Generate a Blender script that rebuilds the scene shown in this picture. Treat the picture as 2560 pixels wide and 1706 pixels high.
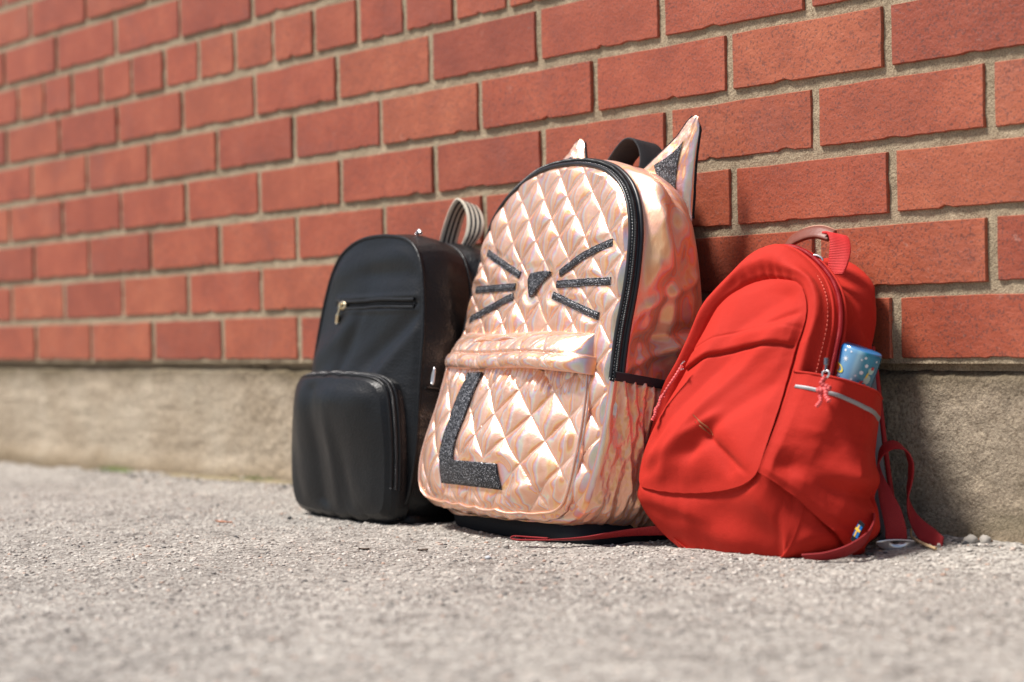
import bpy, math, random
import numpy as np
from mathutils import Vector, Matrix
random.seed(7); RNG = np.random.default_rng(7)
for o in list(bpy.data.objects): bpy.data.objects.remove(o)
SC = bpy.context.scene
COL = SC.collection
R = math.radians

# ------------------------------------------------------------ camera, sky, sun, exposure
CAM = np.array([1.3231, -1.3728, 0.1962]); YAW, PIT, ROLL, FPX = -0.8869, -0.0054, -0.0197, 4690.06
f_ = np.array([math.sin(YAW)*math.cos(PIT), math.cos(YAW)*math.cos(PIT), math.sin(PIT)])
r_ = np.cross(f_, [0, 0, 1]); r_ /= np.linalg.norm(r_); u_ = np.cross(r_, f_)
rr = math.cos(ROLL)*r_ + math.sin(ROLL)*u_; uu = -math.sin(ROLL)*r_ + math.cos(ROLL)*u_
cd = bpy.data.cameras.new('camera'); cam = bpy.data.objects.new('camera', cd); COL.objects.link(cam)
cam.matrix_world = Matrix(((rr[0], uu[0], -f_[0], CAM[0]), (rr[1], uu[1], -f_[1], CAM[1]), (rr[2], uu[2], -f_[2], CAM[2]), (0, 0, 0, 1)))
cd.sensor_width = 36; cd.lens = 36*FPX/2560; cd.clip_end = 500; cd.clip_start = 0.05
cd.dof.use_dof = True; cd.dof.focus_distance = 1.80; cd.dof.aperture_fstop = 4.2
SC.camera = cam

SUNV = Vector((0.29, 0.42, -0.86)).normalized()      # direction the light travels
SUN_EL = math.asin(-SUNV.z); SUN_AZ = math.atan2(-SUNV.x, -SUNV.y)
world = bpy.data.worlds.new('World'); SC.world = world; world.use_nodes = True
wn = world.node_tree.nodes; wn.clear()
sky = wn.new('ShaderNodeTexSky'); sky.sky_type = 'NISHITA'; sky.sun_disc = False
sky.sun_elevation = SUN_EL; sky.sun_rotation = SUN_AZ; sky.air_density = 1.0; sky.dust_density = 3.0
bg = wn.new('ShaderNodeBackground'); bg.inputs['Strength'].default_value = 0.085
wo = wn.new('ShaderNodeOutputWorld')
world.node_tree.links.new(sky.outputs[0], bg.inputs[0]); world.node_tree.links.new(bg.outputs[0], wo.inputs[0])
sd = bpy.data.lights.new('sun', 'SUN'); sd.energy = 4.5; sd.angle = R(11.0); sd.color = (1.0, 0.955, 0.90)
sun = bpy.data.objects.new('sun', sd); COL.objects.link(sun)
sun.rotation_euler = SUNV.to_track_quat('-Z', 'Y').to_euler(); sun.location = (-1, -3, 4)
SC.view_settings.view_transform = 'Standard'; SC.view_settings.look = 'None'
SC.view_settings.gamma = 1; SC.view_settings.use_curve_mapping = False
SC.view_settings.exposure = 0.43

# ------------------------------------------------------------ helpers
def tag(o, label=None, cat=None, group=None, kind=None):
    if label: o['label'] = label
    if cat: o['category'] = cat
    if group: o['group'] = group
    if kind: o['kind'] = kind
    return o
def empty(name, loc, label, cat, group=None):
    o = bpy.data.objects.new(name, None); o.location = loc; o.empty_display_size = .02
    COL.objects.link(o); return tag(o, label, cat, group)
def make(name, V, F, mat, parent=None, smooth=True, uv=None):
    V = np.asarray(V, float).reshape(-1, 3)
    if parent is not None:
        p = parent; off = np.zeros(3)
        while p is not None: off += np.array(p.location); p = p.parent
        V = V - off
    me = bpy.data.meshes.new(name)
    if isinstance(F, np.ndarray):
        k = F.shape[1]; nf = len(F)
        me.vertices.add(len(V)); me.vertices.foreach_set('co', V.ravel())
        me.loops.add(nf*k); me.loops.foreach_set('vertex_index', F.ravel().astype(np.int32))
        me.polygons.add(nf); me.polygons.foreach_set('loop_start', (np.arange(nf)*k).astype(np.int32))
        me.update(calc_edges=True)
    else:
        me.from_pydata(V.tolist(), [], F); me.update()
    me.polygons.foreach_set('use_smooth', np.full(len(me.polygons), smooth))
    if mat: me.materials.append(mat)
    if uv is not None:
        ul = me.uv_layers.new(name='UVMap'); li = np.zeros(len(me.loops), np.int32)
        me.loops.foreach_get('vertex_index', li); ul.data.foreach_set('uv', np.asarray(uv)[li].astype(np.float32).ravel())
    o = bpy.data.objects.new(name, me); COL.objects.link(o)
    if parent is not None: o.parent = parent
    return o
def gfaces(ni, nj, ci=False, cj=False, flip=False):
    i = np.arange(ni if ci else ni-1); j = np.arange(nj if cj else nj-1)
    I, J = np.meshgrid(i, j, indexing='ij'); I2 = (I+1) % ni; J2 = (J+1) % nj
    F = np.stack([I*nj+J, I2*nj+J, I2*nj+J2, I*nj+J2], -1).reshape(-1, 4)
    return F[:, ::-1].copy() if flip else F
def grid(name, P, mat, parent=None, ci=False, cj=False, flip=False, smooth=True, uv=None):
    P = np.asarray(P); return make(name, P.reshape(-1, 3), gfaces(P.shape[0], P.shape[1], ci, cj, flip), mat, parent, smooth, uv)
_T = np.random.default_rng(3).random(65536)
def vnoise(x, y, z=0., seed=0):
    x, y, z = np.broadcast_arrays(np.asarray(x, float), y, z)
    xi, yi, zi = np.floor(x).astype(np.int64), np.floor(y).astype(np.int64), np.floor(z).astype(np.int64)
    fx, fy, fz = x-xi, y-yi, z-zi
    s = lambda t: t*t*t*(t*(t*6-15)+10)
    fx, fy, fz = s(fx), s(fy), s(fz)
    def h(a, b, c):
        n = (a*73856093) ^ (b*19349663) ^ (c*83492791) ^ (seed*2654435761 % 1000003)
        n = (n ^ (n >> 13))*1274126177; n = n ^ (n >> 16)
        return _T[n & 65535]
    l = lambda a, b, t: a+(b-a)*t
    v = l(l(l(h(xi, yi, zi), h(xi+1, yi, zi), fx), l(h(xi, yi+1, zi), h(xi+1, yi+1, zi), fx), fy),
          l(l(h(xi, yi, zi+1), h(xi+1, yi, zi+1), fx), l(h(xi, yi+1, zi+1), h(xi+1, yi+1, zi+1), fx), fy), fz)
    return v*2-1
def fbm(x, y, z=0., o=4, seed=0, g=.5):
    t = 0; a = 1; s = 0
    for k in range(o): t = t+a*vnoise(x*2**k, y*2**k, z*2**k, seed+k*17); s += a; a *= g
    return t/s
def sstep(x, a, b):
    t = np.clip((x-a)/(b-a), 0, 1); return t*t*(3-2*t)
def ridge(a, h, p, q, w, amp, taper=.25):
    """soft fold (amp>0 outward) along the segment p-q"""
    px, py = p; dx, dy = q[0]-px, q[1]-py; L = math.hypot(dx, dy)
    t = ((a-px)*dx+(h-py)*dy)/L/L; d = ((a-px)*-dy+(h-py)*dx)/L
    e = np.where(t < 0, -t*L, np.where(t > 1, (t-1)*L, 0))
    return amp*np.exp(-(d/w)**2)*np.exp(-(e/(w*1.5+taper*L))**2)
def poly_dist(a, h, pts):
    d = np.full(np.shape(a), 1e9)
    for (x0, y0), (x1, y1) in zip(pts[:-1], pts[1:]):
        dx, dy = x1-x0, y1-y0; t = np.clip(((a-x0)*dx+(h-y0)*dy)/(dx*dx+dy*dy+1e-12), 0, 1)
        d = np.minimum(d, np.hypot(a-x0-t*dx, h-y0-t*dy))
    return d
def crm(P, n):
    """resample an open polyline of 3D (or 2D) points smoothly to n points"""
    P = np.array(P, float); Q = np.vstack([2*P[0]-P[1], P, 2*P[-1]-P[-2]])
    L = np.concatenate([[0], np.cumsum(np.linalg.norm(np.diff(P, axis=0), axis=1))])
    s = np.linspace(0, L[-1], n); k = np.clip(np.searchsorted(L, s, side='right')-1, 0, len(P)-2)
    t = ((s-L[k])/(L[k+1]-L[k]))[:, None]
    p0, p1, p2, p3 = Q[k], Q[k+1], Q[k+2], Q[k+3]
    return .5*(2*p1+(p2-p0)*t+(2*p0-5*p1+4*p2-p3)*t**2+(3*p1-p0-3*p2+p3)*t**3)
class Frame:
    def __init__(s, O, yaw, lean):
        y, t = R(yaw), R(lean); s.O = np.array(O, float)
        bk = np.array([-math.sin(y), math.cos(y), 0]); z = np.array([0, 0, 1.])
        s.w = np.array([math.cos(y), math.sin(y), 0]); s.h = z*math.cos(t)+bk*math.sin(t); s.b = bk*math.cos(t)-z*math.sin(t)
    def __call__(s, a, h, c):
        a, h, c = np.broadcast_arrays(np.asarray(a, float), h, c)
        h = h-.010*np.clip(1-h/.07, 0, 1)**1.5          # the soft base settles on the ground
        return s.O+a[..., None]*s.w+h[..., None]*s.h+c[..., None]*s.b
def smooth_closed(pts, it=2):
    P = np.array(pts, float)
    for _ in range(it):
        Q = np.roll(P, -1, 0); P = np.stack([.75*P+.25*Q, .25*P+.75*Q], 1).reshape(-1, P.shape[1])
    return P
class Ring:
    """star-shaped closed outline round a centre, as a radius over the angle"""
    def __init__(s, pts, ctr, it=2, c=0.):
        P = smooth_closed(pts, it); s.ctr = ctr; s.c = c
        th = np.arctan2(P[:, 1]-ctr[1], P[:, 0]-ctr[0]); r = np.hypot(P[:, 0]-ctr[0], P[:, 1]-ctr[1])
        o = np.argsort(th); s.th = th[o]; s.r = r[o]
        s.th = np.concatenate([s.th-2*np.pi, s.th, s.th+2*np.pi]); s.r = np.tile(s.r, 3)
    def rad(s, th): return np.interp(np.mod(th+np.pi, 2*np.pi)-np.pi, s.th, s.r)
    def at(s, th):
        r = s.rad(th); a = s.ctr[0]+r*np.cos(th); h = s.ctr[1]+r*np.sin(th)
        return a, h, (s.c(a, h) if callable(s.c) else np.full(np.shape(a), float(s.c)))
def normals(P, ci=False):
    if ci: du = np.roll(P, -1, 0)-np.roll(P, 1, 0)
    else: du = np.gradient(P, axis=0)
    dv = np.gradient(P, axis=1); n = np.cross(du, dv); l = np.linalg.norm(n, axis=-1, keepdims=True)
    return n/np.maximum(l, 1e-12)
def loft(rings, th, segs):
    """3-D local coordinates (a,h,c) lofted smoothly through rings; segs = samples per gap"""
    K = np.stack([np.stack(r.at(th), -1) for r in rings], 1)      # n, k, 3
    K = np.concatenate([2*K[:, :1]-K[:, 1:2], K, 2*K[:, -1:]-K[:, -2:-1]], 1)
    out = []
    for k in range(len(rings)-1):
        t = np.linspace(0, 1, segs[k]+1)[:, None][:-1 if k < len(rings)-2 else None]
        p0, p1, p2, p3 = [K[:, k+i][:, None] for i in range(4)]; t = t[None]
        out.append(.5*(2*p1+(p2-p0)*t+(2*p0-5*p1+4*p2-p3)*t**2+(3*p1-p0-3*p2+p3)*t**3))
    return np.concatenate(out, 1)
def ribbon(name, pts, wid, thick, mat, parent=None, n=48, m=6, edge=None, smoothp=True):
    """flat strap: pts path (k,3), wid = width vectors (k,3) or one vector"""
    P = crm(pts, n) if smoothp else np.array(pts, float); n = len(P)
    W = np.array(wid, float)
    if W.ndim == 1: W = np.tile(W, (n, 1))
    else: W = crm(W, n) if len(W) != n else W
    T = np.gradient(P, axis=0); N = np.cross(T, W); N /= np.maximum(np.linalg.norm(N, axis=1, keepdims=True), 1e-9)
    prof = [(-.5, -.3), (-.47, -.5), (-.2, -.5), (.2, -.5), (.47, -.5), (.5, -.3), (.5, .3), (.47, .5), (.2, .5), (-.2, .5), (-.47, .5), (-.5, .3)]
    G = np.stack([P+W*a+N*thick*b for a, b in prof], 1)
    k = len(prof); F = [tuple(int(v) for v in q) for q in gfaces(n, k, False, True)]
    F.append(tuple(range(k))); F.append(tuple((n-1)*k+i for i in reversed(range(k))))
    L = np.concatenate([[0], np.cumsum(np.linalg.norm(np.diff(P, axis=0), axis=1))])
    uv = np.stack(np.meshgrid(L, [p[0] for p in prof], indexing='ij'), -1).reshape(-1, 2)
    return make(name, G, F, mat, parent, True, uv)
def tube(name, pts, rad, mat, parent=None, n=60, m=10, closed=False, rfun=None, smoothp=True):
    P = crm(np.vstack([pts, pts[:1]]) if closed else pts, n+1 if closed else n) if smoothp else np.array(pts, float)
    if closed: P = P[:-1]
    n = len(P); T = (np.roll(P, -1, 0)-np.roll(P, 1, 0)) if closed else np.gradient(P, axis=0)
    T /= np.maximum(np.linalg.norm(T, axis=1, keepdims=True), 1e-9)
    N = np.zeros_like(P); v = np.cross(T[0], [0.31, 0.2, 0.93]); v /= np.linalg.norm(v)
    for i in range(n):
        v = v-T[i]*(v@T[i]); v /= np.linalg.norm(v); N[i] = v
    B = np.cross(T, N); rad = np.broadcast_to(np.asarray(rad, float), (n,))
    if rfun is not None: rad = rad*rfun(np.arange(n))
    a = np.linspace(0, 2*np.pi, m, endpoint=False)
    G = P[:, None]+rad[:, None, None]*(N[:, None]*np.cos(a)[None, :, None]+B[:, None]*np.sin(a)[None, :, None])
    F = [tuple(int(q) for q in f) for f in gfaces(n, m, closed, True)]
    if not closed: F.append(tuple(reversed(range(m)))); F.append(tuple((n-1)*m+i for i in range(m)))
    return make(name, G, F, mat, parent)
def join_geo(parts):
    V = []; F = []; o = 0
    for v, f in parts:
        v = np.asarray(v).reshape(-1, 3); V.append(v); F += [tuple(int(i)+o for i in q) for q in f]; o += len(v)
    return np.vstack(V), F

# ------------------------------------------------------------ materials
class NT:
    def __init__(s, name):
        s.m = bpy.data.materials.new(name); s.m.use_nodes = True; s.t = s.m.node_tree; s.t.nodes.clear()
        s.out = s.n('ShaderNodeOutputMaterial'); s.b = s.n('ShaderNodeBsdfPrincipled'); s.l(s.b, 0, s.out, 0)
        s.tc = s.n('ShaderNodeTexCoord')
    def n(s, t, **k):
        x = s.t.nodes.new(t)
        for a, v in k.items(): setattr(x, a, v)
        return x
    def l(s, a, i, b, j): s.t.links.new(a.outputs[i], b.inputs[j])
    def noise(s, scale, detail=4, rough=.55, src='Object', stretch=None, dist=0):
        n = s.n('ShaderNodeTexNoise'); n.inputs['Scale'].default_value = scale; n.inputs['Detail'].default_value = detail
        n.inputs['Roughness'].default_value = rough; n.inputs['Distortion'].default_value = dist
        if stretch:
            m = s.n('ShaderNodeMapping'); m.inputs['Scale'].default_value = stretch; s.l(s.tc, src, m, 0); s.l(m, 0, n, 'Vector')
        else: s.l(s.tc, src, n, 'Vector')
        return n
    def ramp(s, src, i, stops):
        r = s.n('ShaderNodeValToRGB'); e = r.color_ramp.elements
        e[0].position = stops[0][0]; e[-1].position = stops[-1][0]
        for p, c in stops[1:-1]: e.new(p)
        for k, (p, c) in enumerate(stops): e[k].color = (*c, 1) if len(c) == 3 else c
        s.l(src, i, r, 0); return r
    def mix(s, f, a, b, mode='MIX'):
        m = s.n('ShaderNodeMix', data_type='RGBA', blend_type=mode)
        for v, idx in ((f, 0), (a, 6), (b, 7)):
            if isinstance(v, tuple) and not hasattr(v[0], 'outputs'): m.inputs[idx].default_value = (*v, 1)
            elif isinstance(v, (int, float)): m.inputs[idx].default_value = v
            else: s.t.links.new(v[0].outputs[v[1]], m.inputs[idx])
        return m
    def math(s, op, a, b=None, c=None):
        m = s.n('ShaderNodeMath', operation=op)
        for k, v in enumerate((a, b, c)):
            if v is None: continue
            if isinstance(v, (int, float)): m.inputs[k].default_value = v
            else: s.t.links.new(v[0].outputs[v[1]], m.inputs[k])
        return m
    def bump(s, src, i, strength, dist, prev=None):
        b = s.n('ShaderNodeBump'); b.inputs['Strength'].default_value = strength; b.inputs['Distance'].default_value = dist
        s.l(src, i, b, 'Height')
        if prev: s.l(prev, 0, b, 'Normal')
        s.l(b, 0, s.b, 'Normal'); return b
    def set(s, **k):
        for a, v in k.items(): s.b.inputs[a.replace('_', ' ')].default_value = v
        return s
def simple(name, col, rough=.5, metal=0., bscale=None, bdist=.0003, var=.0, sheen=0):
    s = NT(name); s.b.inputs['Roughness'].default_value = rough; s.b.inputs['Metallic'].default_value = metal
    s.b.inputs['Base Color'].default_value = (*col, 1)
    if max(col) < .05 and rough > .6: s.b.inputs['Specular IOR Level'].default_value = .15
    if sheen: s.b.inputs['Sheen Weight'].default_value = sheen; s.b.inputs['Sheen Roughness'].default_value = .4
    if var:
        n = s.noise(30, 5); d = tuple(c*(1-var) for c in col); l = tuple(min(1, c*(1+var)) for c in col)
        r = s.ramp(n, 0, [(.3, d), (.7, l)]); s.l(r, 0, s.b, 'Base Color')
    if bscale: s.bump(s.noise(bscale, 3), 0, .6, bdist)
    return s.m

def mat_brick():
    s = NT('brick'); oi = s.n('ShaderNodeObjectInfo')
    va = s.n('ShaderNodeVectorMath', operation='MULTIPLY_ADD'); s.l(oi, 'Location', va, 0); va.inputs[1].default_value = (3.1, 1, 5.7); s.l(s.tc, 'Object', va, 2)
    def nz(sc, det=5, rg=.6):
        n = s.n('ShaderNodeTexNoise'); n.inputs['Scale'].default_value = sc; n.inputs['Detail'].default_value = det; n.inputs['Roughness'].default_value = rg
        s.l(va, 0, n, 'Vector'); return n
    big = nz(14, 3); c1 = s.ramp(big, 0, [(.3, (.275, .058, .027)), (.5, (.345, .076, .035)), (.72, (.41, .104, .050))])
    oc = s.ramp(oi, 'Random', [(0, (.78, .70, .68)), (.15, (.93, .86, .84)), (.45, (1, .96, .93)), (.75, (1.0, 1.06, 1.0)), (1, (1.10, 1.25, 1.2))])
    m1 = s.mix(1.0, (c1, 0), (oc, 0), 'MULTIPLY')
    sp = nz(420, 2, .5); spr = s.ramp(sp, 0, [(.55, (0, 0, 0)), (.63, (1, 1, 1))])
    m2 = s.mix((s.math('MULTIPLY', (spr, 0), .60), 0), (m1, 2), (.10, .038, .030))
    lt = nz(170, 3, .5); ltr = s.ramp(lt, 0, [(.70, (0, 0, 0)), (.78, (1, 1, 1))])
    m3 = s.mix((s.math('MULTIPLY', (ltr, 0), .25), 0), (m2, 2), (.50, .30, .24))
    pat = nz(9, 4, .6); pr = s.ramp(pat, 0, [(.55, (0, 0, 0)), (.75, (1, 1, 1))])
    m4 = s.mix((s.math('MULTIPLY', (pr, 0), .45), 0), (m3, 2), (.21, .070, .055))
    salt = nz(38, 6, .72); sr = s.ramp(salt, 0, [(.63, (0, 0, 0)), (.74, (1, 1, 1))]); m4 = s.mix((s.math('MULTIPLY', (sr, 0), .40), 0), (m4, 2), (.50, .36, .30))
    s.l(m4, 2, s.b, 'Base Color')
    s.set(Roughness=.50); s.b.inputs['Specular IOR Level'].default_value = .6
    b1 = s.bump(nz(75, 6, .62), 0, .8, .0016); b2 = s.bump(nz(330, 4, .6), 0, .75, .0007, b1)
    return s.m
def mat_mortar():
    s = NT('mortar'); n = s.noise(25, 5, .6); c = s.ramp(n, 0, [(.3, (.29, .23, .15)), (.7, (.43, .345, .235))])
    g = s.noise(600, 3, .6); gr = s.ramp(g, 0, [(.3, (.55, .5, .45)), (.55, (1, 1, 1)), (.75, (1.25, 1.2, 1.1))])
    s.l(s.mix(1., (c, 0), (gr, 0), 'MULTIPLY'), 2, s.b, 'Base Color'); s.set(Roughness=.95)
    b = s.bump(s.noise(180, 5, .65), 0, 1, .0025); s.bump(s.noise(700, 3), 0, .8, .001, b); return s.m
def mat_concrete():
    s = NT('foundation_concrete'); n = s.noise(7, 6, .62); c = s.ramp(n, 0, [(.28, (.36, .285, .20)), (.5, (.48, .395, .295)), (.72, (.60, .52, .41))])
    g = s.noise(330, 4, .6); gr = s.ramp(g, 0, [(.32, (.45, .42, .38)), (.5, (.95, .95, .95)), (.66, (1.3, 1.28, 1.22))])
    m = s.mix(1., (c, 0), (gr, 0), 'MULTIPLY')
    moss = s.noise(5, 5, .6, stretch=(1, 1, 3)); mr = s.ramp(moss, 0, [(.56, (0, 0, 0)), (.70, (1, 1, 1))])
    sx0 = s.n('ShaderNodeSeparateXYZ'); s.l(s.tc, 'Object', sx0, 0); xm = s.n('ShaderNodeMapRange'); s.l(sx0, 0, xm, 0); xm.inputs[1].default_value = -1.0; xm.inputs[2].default_value = .1; xm.inputs[3].default_value = .15; xm.inputs[4].default_value = .62
    d0 = s.noise(3.5, 5, .6); dr = s.ramp(d0, 0, [(.30, (0, 0, 0)), (.62, (1, 1, 1))])
    m = s.mix((s.math('MULTIPLY', (xm, 0), (dr, 0)), 0), (m, 2), (.20, .150, .095))
    m2 = s.mix((s.math('MULTIPLY', (mr, 0), (xm, 0)), 0), (m, 2), (.15, .125, .075))
    # brick-ledge shade painted as a dark upper line; colour also darker by the asphalt
    sx = s.n('ShaderNodeSeparateXYZ'); s.l(s.tc, 'Object', sx, 0)
    wob = s.noise(9, 4); z = s.math('ADD', (sx, 2), (s.math('MULTIPLY', (wob, 0), .05), 0))
    zr = s.ramp(z, 0, [(.02, (.62, .58, .5)), (.05, (1, 1, 1)), (.145, (1, 1, 1)), (.175, (.40, .38, .30))])
    s.l(s.mix(1., (m2, 2), (zr, 0), 'MULTIPLY'), 2, s.b, 'Base Color'); s.set(Roughness=.95)
    b = s.bump(s.noise(120, 6, .7), 0, 1, .005); s.bump(s.noise(520, 3), 0, .9, .0015, b); return s.m
def mat_ground():
    s = NT('ground_asphalt'); n = s.noise(4, 6, .6); c = s.ramp(n, 0, [(.3, (.265, .25, .233)), (.7, (.40, .382, .356))])
    v = s.n('ShaderNodeTexVoronoi'); v.inputs['Scale'].default_value = 330; s.l(s.tc, 'Object', v, 'Vector')
    sv = s.n('ShaderNodeSeparateColor'); s.l(v, 'Color', sv, 0)
    vr = s.ramp(sv, 0, [(0, (.30, .28, .26)), (.12, (.68, .64, .60)), (.5, (.98, .96, .93)), (.85, (1.25, 1.22, 1.17)), (1, (1.5, 1.48, 1.42))])
    m = s.mix(1., (c, 0), (vr, 0), 'MULTIPLY')
    g = s.noise(45, 5, .7); gr = s.ramp(g, 0, [(.33, (.58, .56, .55)), (.5, (.97, .97, .97)), (.7, (1.15, 1.14, 1.12))])
    m2 = s.mix(1., (m, 2), (gr, 0), 'MULTIPLY')
    s.l(m2, 2, s.b, 'Base Color'); s.set(Roughness=.92)
    dd = s.math('MULTIPLY', (v, 'Distance'), -1.)
    b = s.bump(dd, 0, .8, .0016); s.bump(s.noise(160, 6, .7), 0, .9, .0028, b); return s.m
def mat_stone():
    s = NT('gravel'); a = s.n('ShaderNodeAttribute'); a.attribute_name = 'tone'; a.attribute_type = 'GEOMETRY'
    c = s.ramp(a, 'Fac', [(0, (.05, .05, .055)), (.10, (.12, .11, .10)), (.16, (.30, .27, .24)), (.55, (.46, .42, .375)), (.85, (.60, .56, .50)), (.93, (.42, .27, .20)), (1, (.66, .62, .56))])
    s.l(c, 0, s.b, 'Base Color'); s.set(Roughness=.85); s.bump(s.noise(900, 3), 0, .6, .0005); return s.m
def mat_foil(name='rose_gold_foil', fibre=(1, 1, 1), rgh=(.29, .42), met=.78, k=4.6, base_=(.86, .44, .29), mx=.80):
    """metallic holographic cloth: the tint shifts with the viewing angle"""
    s = NT(name); geo = s.n('ShaderNodeNewGeometry')
    n1 = s.noise(34, 5, .6, stretch=fibre, dist=.2); n2 = s.noise(190, 3, .6, stretch=fibre)
    bmp = s.n('ShaderNodeBump'); bmp.inputs['Strength'].default_value = .55; bmp.inputs['Distance'].default_value = .0023; s.l(n1, 0, bmp, 'Height')
    b2 = s.n('ShaderNodeBump'); b2.inputs['Strength'].default_value = .5; b2.inputs['Distance'].default_value = .0005; s.l(n2, 0, b2, 'Height'); s.l(bmp, 0, b2, 'Normal')
    fine = s.noise(1400, 2, .5, stretch=(1, 1, .25)); b3 = s.n('ShaderNodeBump'); b3.inputs['Strength'].default_value = .25; b3.inputs['Distance'].default_value = .00012; s.l(fine, 0, b3, 'Height'); s.l(b2, 0, b3, 'Normal')
    s.l(b3, 0, s.b, 'Normal')
    dot = s.n('ShaderNodeVectorMath', operation='DOT_PRODUCT'); s.l(geo, 'Incoming', dot, 0); s.l(geo, 'Normal', dot, 1)
    ph = s.math('MULTIPLY_ADD', (dot, 'Value'), k, (s.math('MULTIPLY', (s.noise(34, 4, .6, stretch=(1, 1, .35)), 0), .35), 0))
    fr = s.math('FRACT', (ph, 0))
    rb = s.ramp(fr, 0, [(0, (.93, .54, .38)), (.16, (.95, .60, .47)), (.27, (.98, .66, .34)), (.36, (.96, .42, .17)), (.46, (.86, .42, .36)),
                        (.56, (.74, .52, .62)), (.66, (.72, .68, .72)), (.74, (.78, .80, .62)), (.84, (.93, .62, .48)), (1, (.93, .54, .38))])
    base = s.mix(mx, base_, (rb, 0))
    s.l(base, 2, s.b, 'Base Color'); s.set(Metallic=met)
    rr_ = s.ramp(s.noise(60, 4), 0, [(.3, (rgh[0],)*3), (.7, (rgh[1],)*3)]); s.l(rr_, 0, s.b, 'Roughness')
    return s.m
def mat_leather():
    s = NT('black_leather'); s.b.inputs['Base Color'].default_value = (.006, .0068, .0080, 1)
    s.b.inputs['Specular IOR Level'].default_value = .29
    v = s.n('ShaderNodeTexVoronoi'); v.inputs['Scale'].default_value = 430; s.l(s.tc, 'Object', v, 'Vector')
    b = s.bump(v, 'Distance', .4, .0006); s.bump(s.noise(55, 4), 0, .35, .0014, b)
    r = s.ramp(s.noise(20, 4), 0, [(.3, (.34,)*3), (.7, (.44,)*3)]); s.l(r, 0, s.b, 'Roughness'); return s.m
def mat_red(name='red_canvas', col=(.48, .021, .011), sh=.04):
    s = NT(name); n = s.noise(9, 5, .6); d = tuple(c*.86 for c in col); r = s.ramp(n, 0, [(.3, d), (.7, col)])
    sp = s.noise(26, 6, .7); spr = s.ramp(sp, 0, [(.66, (0, 0, 0)), (.80, (1, 1, 1))])
    m = s.mix((s.math('MULTIPLY', (spr, 0), .20), 0), (r, 0), (.60, .06, .035)); s.l(m, 2, s.b, 'Base Color')
    s.set(Roughness=.78); s.b.inputs['Specular IOR Level'].default_value = .22; s.b.inputs['Sheen Weight'].default_value = sh; s.b.inputs['Sheen Roughness'].default_value = .45
    s.b.inputs['Sheen Tint'].default_value = (1, .35, .2, 1)
    w = s.n('ShaderNodeTexWave', wave_type='BANDS', bands_direction='DIAGONAL'); w.inputs['Scale'].default_value = 380; w.inputs['Distortion'].default_value = 1; s.l(s.tc, 'Object', w, 'Vector')
    b = s.bump(w, 1, .25, .0002); b = s.bump(s.noise(700, 3), 0, .4, .0003, b); s.bump(s.noise(45, 4), 0, .4, .0018, b); return s.m
def mat_web(name, col, rough=.7):
    s = NT(name); s.b.inputs['Base Color'].default_value = (*col, 1); s.set(Roughness=rough)
    w = s.n('ShaderNodeTexWave', wave_type='BANDS', bands_direction='X'); w.inputs['Scale'].default_value = 210; s.l(s.tc, 'UV', w, 'Vector')
    s.bump(w, 1, .7, .0005); return s.m
def mat_glitter():
    s = NT('black_glitter'); v = s.n('ShaderNodeTexVoronoi'); v.inputs['Scale'].default_value = 1500; s.l(s.tc, 'Object', v, 'Vector')
    sc = s.n('ShaderNodeSeparateColor'); s.l(v, 'Color', sc, 0)
    c = s.ramp(sc, 0, [(0, (.006, .006, .008)), (.70, (.022, .022, .026)), (.85, (.10, .10, .11)), (1, (.5, .5, .52))]); s.l(c, 0, s.b, 'Base Color')
    s.set(Roughness=.42, Metallic=.35)
    nm = s.n('ShaderNodeVectorMath', operation='SUBTRACT'); s.l(v, 'Color', nm, 0); nm.inputs[1].default_value = (.5, .5, .5)
    geo = s.n('ShaderNodeNewGeometry'); ma = s.n('ShaderNodeVectorMath', operation='MULTIPLY_ADD'); s.l(nm, 0, ma, 0); ma.inputs[1].default_value = (.45, .45, .45); s.l(geo, 'Normal', ma, 2)
    no = s.n('ShaderNodeVectorMath', operation='NORMALIZE'); s.l(ma, 0, no, 0); s.l(no, 0, s.b, 'Normal'); return s.m

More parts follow.
